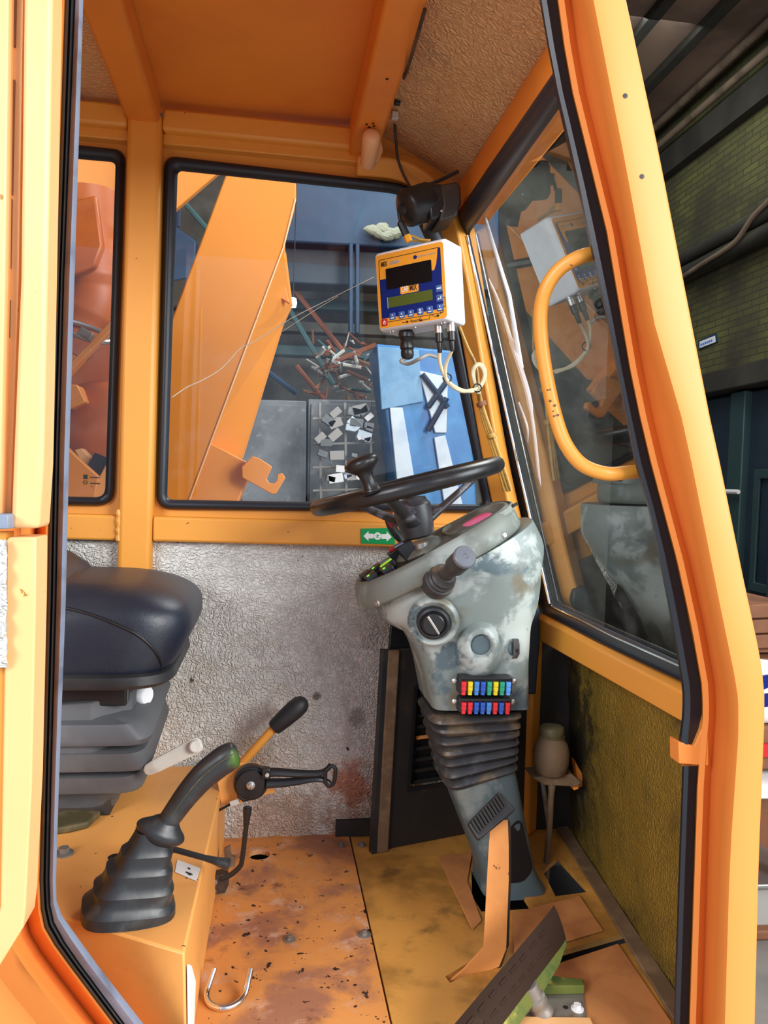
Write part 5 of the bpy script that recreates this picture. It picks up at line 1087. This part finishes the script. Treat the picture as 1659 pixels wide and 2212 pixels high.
k0 = PY(178, 715, 3.05); MB().tube([k0+V((cos(2*pi*k/24)*.10, sin(2*pi*k/24)*.06, sin(2*pi*k/24)*.03-cos(2*pi*k/24)*.03)) for k in range(24)], .010, 8, closed=True).build('clamp_ring', 'steel', md)
mb = MB(); mb.box(PY(186, 722, 2.95), (.05, .03, .03), Matrix.Rotation(.5, 3, 'Y')); mb.build('clamp_latch', 'dirty_steel', md, bevel=.004)
mb = MB(); pxpoly(mb, [(100, 855), (100, 835), (242, 690), (246, 708)], 2.98, .05); mb.build('chute_edge', 'boom_orange', md, bevel=.004)
mb = MB(); pxpoly(mb, [(100, 875), (246, 715), (244, 880), (200, 860), (160, 850)], 3.15, .05); mb.build('chute_plate', 'drum_orange', md, bevel=.004)
mb = MB(); pxpoly(mb, [(145, 830), (166, 830), (186, 868), (150, 885), (140, 860)], 3.0, .10); mb.build('chute_lip', 'boom_orange', md, bevel=.006)
mb = MB(); cD = PY(215, 930, 3.2)
mb.lathe([(0, -.06), (.16, -.06), (.19, 0), (.19, .05), (.16, .12), (.10, .16), (0, .17)], cD, (-.25, -.55, .35), 36); mb.build('drum_end', 'drum_orange', md, angle=50)
mb = MB(); pxpoly(mb, [(160, 972), (176, 968), (206, 1002), (194, 1010), (180, 1006)], 2.95, .06); mb.build('bracket', 'orange_pale', md, bevel=.003)
mb = MB(); pxpoly(mb, [(190, 1004), (204, 978), (232, 990), (228, 1000), (216, 1030), (212, 1028)], 2.93, .04); mb.build('dark_gap_plate', 'ink', md)
mb = MB(); pxpoly(mb, [(120, 940), (166, 988), (214, 1030), (196, 1110), (100, 1110)], 2.88, .04); mb.build('lower_plate', 'boom_orange', md, bevel=.004)
mb = MB(); pxpoly(mb, [(214, 1030), (236, 990), (240, 1110), (196, 1110)], 2.90, .04); mb.build('lower_plate', 'pedestal_paint', md, bevel=.004)

# ---- workshop shell
XR, YR, ZC, ZG = 4.2, 9.6, 5.0, -1.1
struct(MB().bx(XR, XR+.2, 0.8, YR+.2, 2.02, ZC).build('wall_right', 'hall_brick'), 'dark brick workshop wall')
struct(MB().bx(XR+.12, XR+.3, 0.8, YR+.2, ZG, 2.05).build('wall_right', 'hall_dark'), 'dark lower workshop wall behind the doors')
struct(MB().bx(-9, XR+.3, YR, YR+.2, ZG, ZC).build('wall_rear', 'hall_wall_rear'), 'grey rear workshop wall')
struct(MB().bx(-9.2, -9, 0, YR, ZG, ZC).build('wall_left', 'hall_wall_rear'), 'left workshop wall')
struct(MB().bx(-9.2, XR+.3, 0.0, YR+.2, ZC, ZC+.2).build('ceiling', 'hall_ceiling'), 'brown workshop ceiling')
struct(MB().bx(-9.2, XR+.3, 0.9, YR+.2, ZG-.2, ZG).build('floor', 'hall_floor'), 'concrete workshop floor')
struct(MB().bx(-9.2, XR+5, -9, 0.9, ZG-.2, ZG).build('floor', 'yard_bounce'), 'unseen concrete apron before the workshop gate, made pale to bounce light')
# roof beams along the wall seen top right
gb = MB()
for k, (x, z, w, h) in enumerate([(3.55, 4.95, .10, .06), (3.05, 4.95, .10, .06), (2.5, 4.9, .16, .22), (2.0, 4.95, .10, .06)]): struct(MB().bx(x, x+w, 0.5, YR, z-h/2, ZC).build('trim_13', 'hall_dark', bevel=.01), 'dark roof beam')
struct(MB().bx(XR-.10, XR, 0.8, YR, 4.35, 4.62).build('trim_14', 'hall_dark'), 'dark band at the top of the brick wall')
struct(MB().bx(XR-.22, XR, 0.8, YR, 1.86, 2.05).build('trim_15', 'hall_dark', bevel=.01), 'dark lintel above the workshop doors')
def pipe(name, pa, pb, r, m, label, cat='pipe', group=None):
    o = MB().tube([pa, pb], r, 12).build(name, m); tag(o, label, cat, group); return o
x_ = XR-.14
def wallline(p, q, x):                                             # run parallel to the wall through two sightings
    a, b = PX(*p, x), PX(*q, x); d = b-a; return a-d*3, b+d*1.0
a, b = wallline((1413, 312), (1640, 40), x_); pipe('ceiling_pipe', V((x_, 1, 4.93)), V((x_, YR, 4.93)), .042, 'pipe_tan', 'upper of the two tan pipes under the workshop ceiling, top right')
a, b = wallline((1430, 335), (1655, 90), x_); z2 = (PX(1425, 335, x_).z+PX(1659, 85, x_).z)/2
pipe('ceiling_pipe', V((x_, 1, 4.69)), V((x_, YR, 4.69)), .036, 'pipe_tan', 'lower of the two tan pipes under the workshop ceiling, top right')
for py0, py1, r, lb in (((1478, 578), (1659, 437), .065, 'upper dark pipe across the brick wall'), ((1480, 605), (1659, 482), .065, 'lower dark pipe across the brick wall')):
    z = (PX(*py0, x_).z+PX(*py1, x_).z)/2; pipe('wall_pipe', V((x_, 1, z)), V((x_, YR, z)), r, 'hall_dark', lb)
cab = MB().tube(spline([PX(1468, 602, x_-.08), PX(1520, 568, x_-.08), PX(1585, 525, x_-.08), PX(1625, 470, x_-.08), PX(1659, 435, x_-.08), PX(1720, 370, x_-.08)], 6), .022, 8).build('wall_cable', 'pipe_tan'); tag(cab, 'slack tan cable sagging between the dark pipes on the brick wall', 'cable')
# sign plate on the brick wall
sg = thing('wall_sign', PX(1526, 738, XR), 'small blue and white sign plate on the brick wall', 'sign')
def wp(px, py, x): return PX(px, py, x)
MB().prism([wp(*p, XR-.012) for p in [(1508, 736), (1546, 720), (1550, 738), (1509, 756)]], (.012, 0, 0)).build('plate', 'gantry_blue', sg, smooth=False)
MB().prism([wp(*p, XR-.016) for p in [(1511, 738), (1544, 725), (1545, 739), (1511, 752)]], (.004, 0, 0)).build('face', 'label_white', sg, smooth=False)
t_ = MB()
for k in range(6): t_.prism([wp(*p, XR-.018) for p in [(1513+4.4*k, 743-1.75*k), (1516.4+4.4*k, 741.7-1.75*k), (1516.4+4.4*k, 746-1.75*k), (1513+4.4*k, 747.5-1.75*k)]], (.002, 0, 0))
t_.build('lettering', 'sign_blue', sg, smooth=False)
# doors below the brickwork
d1 = group_struct('door_1', (XR, 6.4, ZG), 'dark navy workshop door leaves')
for (ya, yb_, m) in ((5.95, 7.4, 'door_navy'), (4.0, 5.80, 'door_navy')): MB().bx(XR-.05, XR+.02, ya, yb_, ZG, 1.84).build('door_leaf', m, d1, bevel=.02)
MB().bx(XR-.12, XR-.02, 6.40, 6.62, ZG, 1.84).build('door_post', 'door_teal', d1, bevel=.01)
MB().bx(XR-.10, XR-.04, 5.85, 6.0, ZG, 1.84).build('door_post', 'door_teal', d1, bevel=.01)
MB().ring([V((XR-.05, y, z)) for y, z in ((6.28, .1), (5.3, .1), (5.3, 1.15), (6.28, 1.15))], [V((XR-.05, y, z)) for y, z in ((6.2, .18), (5.38, .18), (5.38, 1.07), (6.2, 1.07))], (-1, 0, 0), .03).build('door_panel', 'door_teal', d1, bevel=.01)
p = PX(1578, 1062, XR-.16); MB().tube([p+V((0, -.12, 0)), p+V((0, .12, 0))], .02, 8).build('door_handle', 'label_white', d1)
# shelf and goods at the lower right
cr = thing('wooden_crate', PY(1650, 1410, 3.9), 'brown wooden crate behind the front post, right edge of the picture', 'crate')
mb = MB()
for k in range(3): pxpoly(mb, [(1604, 1308+33*k), (1720, 1302+33*k), (1720, 1332+33*k), (1606, 1337+33*k)], 3.9, .04)
mb.build('board', 'wood_brown', cr, bevel=.006)
MB().prism([PY(*p, 3.95) for p in [(1600, 1310), (1720, 1305), (1720, 1408), (1612, 1410)]], (0, .5, 0)).build('body', 'wood_brown', cr)
bt_ = thing('storage_bench', PY(1650, 1720, 3.3), 'pale workbench with a lower shelf at the right edge of the picture', 'bench')
mb = MB(); pxpoly(mb, [(1625, 1698), (1760, 1692), (1760, 1726), (1625, 1728)], 3.2, .6); mb.build('top', 'label_white', bt_, bevel=.01)
mb = MB(); pxpoly(mb, [(1625, 1912), (1760, 1908), (1760, 1920), (1625, 1922)], 3.2, .6); mb.build('rail', 'steel', bt_, bevel=.006)
mb = MB(); pxpoly(mb, [(1620, 1922), (1760, 1920), (1760, 2006), (1620, 2010)], 3.25, .5); mb.build('drawer_box', 'scrap_grey', bt_, bevel=.01)
mb = MB(); pxpoly(mb, [(1618, 2012), (1760, 2008), (1760, 2028), (1618, 2034)], 3.2, .6); mb.build('shelf', 'wood_brown', bt_, bevel=.01)
mb = MB(); pxpoly(mb, [(1700, 1726), (1730, 1726), (1730, 2112), (1700, 2112)], 3.2, .08); mb.build('leg', 'scrap_grey', bt_, bevel=.01)
mb = MB(); pxpoly(mb, [(1600, 1728), (1760, 1726), (1760, 1910), (1600, 1912)], 3.82, .05); mb.build('back_panel', 'wood_brown', bt_)
mb = MB(); pxpoly(mb, [(1612, 1424), (1760, 1420), (1760, 1912), (1612, 1912)], 4.46, .04); mb.build('tall_back', 'wood_brown', bt_)
mb = MB(); pxpoly(mb, [(1612, 1424), (1760, 1420), (1760, 1432), (1612, 1436)], 3.88, .60); mb.build('upper_shelf', 'wood_brown', bt_)
bg = thing('printed_bag', PY(1655, 1500, 3.4), 'white bag with blue and orange print on the bench at the right edge', 'bag')
mb = MB(); pxpoly(mb, [(1630, 1448), (1660, 1440), (1740, 1450), (1745, 1560), (1640, 1570), (1628, 1520)], 3.3, .25); mb.build('sack', 'label_white', bg, bevel=.04)
mb = MB(); pxpoly(mb, [(1640, 1462), (1672, 1456), (1676, 1478), (1650, 1490)], 3.29, .02); pxpoly(mb, [(1648, 1500), (1690, 1494), (1690, 1522), (1650, 1528)], 3.29, .02); mb.build('print', 'terminal_blue', bg)
bb = thing('brown_carton', PY(1655, 1620, 3.4), 'brown carton with a red band under the printed bag at the right edge', 'box')
mb = MB(); pxpoly(mb, [(1625, 1570), (1760, 1566), (1760, 1662), (1625, 1664)], 3.3, .25); mb.build('carton', 'wood_brown', bb, bevel=.01)
mb = MB(); pxpoly(mb, [(1640, 1608), (1760, 1606), (1760, 1634), (1640, 1636)], 3.28, .03); mb.build('label_band', 'red_plastic', bb)

# ---- rear workshop objects seen through the large window
gn = thing('gantry_crane', PY(760, 480, 7.6), 'blue overhead crane beam seen through the large back window', 'crane')
mb = MB(); pxpoly(mb, [(560, 300), (1080, 330), (1080, 545), (560, 520)], 7.4, .5); mb.build('main_beam', 'gantry_blue', gn, bevel=.02)
mb = MB(); pxpoly(mb, [(560, 520), (1080, 545), (1080, 630), (560, 610)], 7.6, .3); mb.build('mesh_walkway', 'door_navy', gn, bevel=.02)
for x in (754, 768): mb = MB(); pxpoly(mb, [(x, 525), (x+9, 525), (x+9, 720), (x, 720)], 7.35, .1); mb.build('upright', 'gantry_blue', gn, bevel=.01)
rag = MB(); rn = random.Random(3)
for k in range(10): rag.lathe([(0, -.09), (.03, -.06), (.05, 0), (.035, .06), (0, .09)], PY(804+6*k, 500+rn.uniform(-8, 10), 7.32), (1, .2, rn.uniform(-.6, .6)), 9)
tag(rag.build('rag', 'patch_pale'), 'pale rag lying on the blue crane beam', 'rag')
bc = thing('blue_column', PY(930, 1030, 6.2), 'broad bright blue steel column with pale panels, behind the console', 'column')
mb = MB(); pxpoly(mb, [(812, 742), (1010, 760), (1060, 1575), (930, 1575)], 6.2, .5); mb.build('post', 'column_blue', bc, bevel=.02)
mb = MB(); pxpoly(mb, [(905, 800), (968, 815), (965, 935), (940, 935)], 6.17, .03); mb.build('pale_panel', 'panel_pale', bc, bevel=.006)
mb = MB(); pxpoly(mb, [(938, 945), (962, 940), (1000, 1090), (960, 1090)], 6.17, .03); mb.build('pale_panel', 'panel_pale', bc, bevel=.006)
mb = MB(); pxpoly(mb, [(842, 880), (870, 880), (905, 1090), (862, 1090)], 6.17, .03); mb.build('pale_panel', 'panel_pale', bc, bevel=.006)
mb = MB(); pxpoly(mb, [(815, 748), (905, 756), (915, 868), (824, 885)], 6.17, .03); mb.build('pale_panel', 'panel_blue', bc, bevel=.006)
for a, b in (((912, 808), (968, 880)), ((968, 820), (925, 880)), ((925, 930), (965, 860))): MB().tube([PY(*a, 6.15), PY(*b, 6.15)], .022, 6).build('brace', 'gantry_blue', bc)
cb_ = thing('tall_cabinet', PY(590, 1080, 7.0), 'left of two tall grey metal cabinets behind the boom', 'cabinet', 'grey cabinets in the workshop')
for i, (x0, x1, lbl) in enumerate(((520, 662, None), (666, 842, 'right of two tall grey metal cabinets behind the boom, with the built window reflection before it'))):
    t = cb_ if i == 0 else thing('tall_cabinet', PY(750, 1080, 7.0), lbl, 'cabinet', 'grey cabinets in the workshop')
    mb = MB(); pxpoly(mb, [(x0, 862), (x1, 866), (x1-4, 1540), (x0-6, 1540)], 7.0, .6); mb.build('body', 'cabinet_grey', t, bevel=.01)
    mb = MB(); pxpoly(mb, [(x0+6, 872), (x1-6, 876), (x1-10, 1170), (x0, 1170)], 6.98, .02); mb.build('door', 'cabinet_grey', t, bevel=.006)
tr_ = [(((606, 590), (742, 760)), 'truss_red', 'red-brown roof brace crossing behind the boom, upper one'), (((640, 790), (700, 865)), 'truss_red', 'short red-brown brace above the grey cabinets'), (((385, 505), (440, 580)), 'truss_red', 'red-brown brace left of the boom'),
       (((400, 440), (470, 520)), 'teal_steel', 'green steel brace left of the boom'), (((620, 660), (720, 830)), 'teal_steel', 'green steel brace right of the boom'), (((700, 790), (812, 745)), 'truss_red', 'red-brown brace leaning to the blue column'), (((575, 800), (640, 850)), 'gantry_blue', 'short blue brace above the grey cabinets')]
for (a, b), m, lb in tr_:
    pa, pb = PY(*a, 7.9), PY(*b, 7.9); o = MB().tube([pa, pb], .026, 6).build('roof_brace', m); tag(o, lb, 'brace')
bl2_ = thing('blue_hoist', PY(405, 570, 7.5), 'blue hoist part at the left edge of the large back window', 'hoist')
mb = MB(); pxpoly(mb, [(370, 480), (425, 520), (420, 600), (370, 610)], 7.5, .3); mb.build('drum_cover', 'gantry_blue', bl2_, bevel=.02)
mb = MB(); pxpoly(mb, [(370, 605), (420, 598), (410, 660), (370, 665)], 7.5, .3); mb.build('lower_cover', 'hall_dark', bl2_, bevel=.02)
q = PY(385, 490, 7.6); MB().tube([q, V((q.x, q.y, ZC))], .02, 6).build('hanger', 'gantry_blue', bl2_)
# ceiling part up left and beams across the wall
for k, py in enumerate((640, 690, 742)):
    mb = MB(); pxpoly(mb, [(560, py), (1060, py+22), (1060, py+44), (560, py+22)], 8.6, .2); struct(mb.build('trim_16', 'hall_wall_rear' if k % 2 else 'teal_steel', bevel=.01), 'steel girder on the rear wall')
# window reflection before the right cabinet, built as pale bars and plates
rk = thing('built_reflection', PY(770, 1080, 6.4), 'pale bars and plates built as the scenery reflected in the window', 'reflection')
for x in (690, 745, 800): MB().tube([PY(x, 870, 6.5), PY(x+4, 1150, 6.5)], .012, 6).build('post', 'scrap_grey', rk)
for y in (905, 960, 1010, 1060): MB().tube([PY(676, y, 6.5), PY(808, y-4, 6.5)], .010, 6).build('bar', 'scrap_grey', rk)
for k in range(30):
    x, y = rn.uniform(690, 800), rn.uniform(880, 1040); s = rn.uniform(.025, .08)
    o = MB().box(PY(x, y, 6.4), (s*1.6, .1, s), Matrix.Rotation(rn.uniform(-.8, .8), 3, 'Y')).build('reflection_plate', rn.choice(['panel_pale', 'scrap_grey', 'cabinet_grey', 'label_white']), rk, bevel=.004)
sp_ = thing('scrap_heap', PY(740, 790, 7.2), 'tangle of brown and pale scrap metal bars right of the boom', 'scrap')
for k in range(64):
    x, y = rn.uniform(670, 805), rn.uniform(735, 862); dx, dy = rn.uniform(-45, 45), rn.uniform(-30, 30)
    MB().tube([PY(x, y, 7.1+rn.uniform(0, .3)), PY(x+dx, y+dy, 7.1+rn.uniform(0, .3))], rn.uniform(.006, .018), 6).build('scrap_bar', rn.choice(['scrap_grey', 'wood_brown', 'truss_red', 'offwhite_plastic', 'teal_steel']), sp_)
lt = thing('workshop_lamp', PY(633, 654, 5.4), 'small bright white lamp beside the boom', 'lamp')
mat('lamp_white', (1, 1, 1), .3, emit=((1, .98, .92), 14))
MB().lathe([(0, -.035), (.02, -.03), (.026, 0), (.02, .03), (0, .035)], PY(633, 654, 5.4), (0, 0, 1), 16).build('bulb', 'lamp_white', lt)
q = PY(633, 654, 5.4); MB().tube([q+V((0, 0, .03)), V((q.x, q.y, ZC))], .004, 6).build('cord', 'rubber', lt)
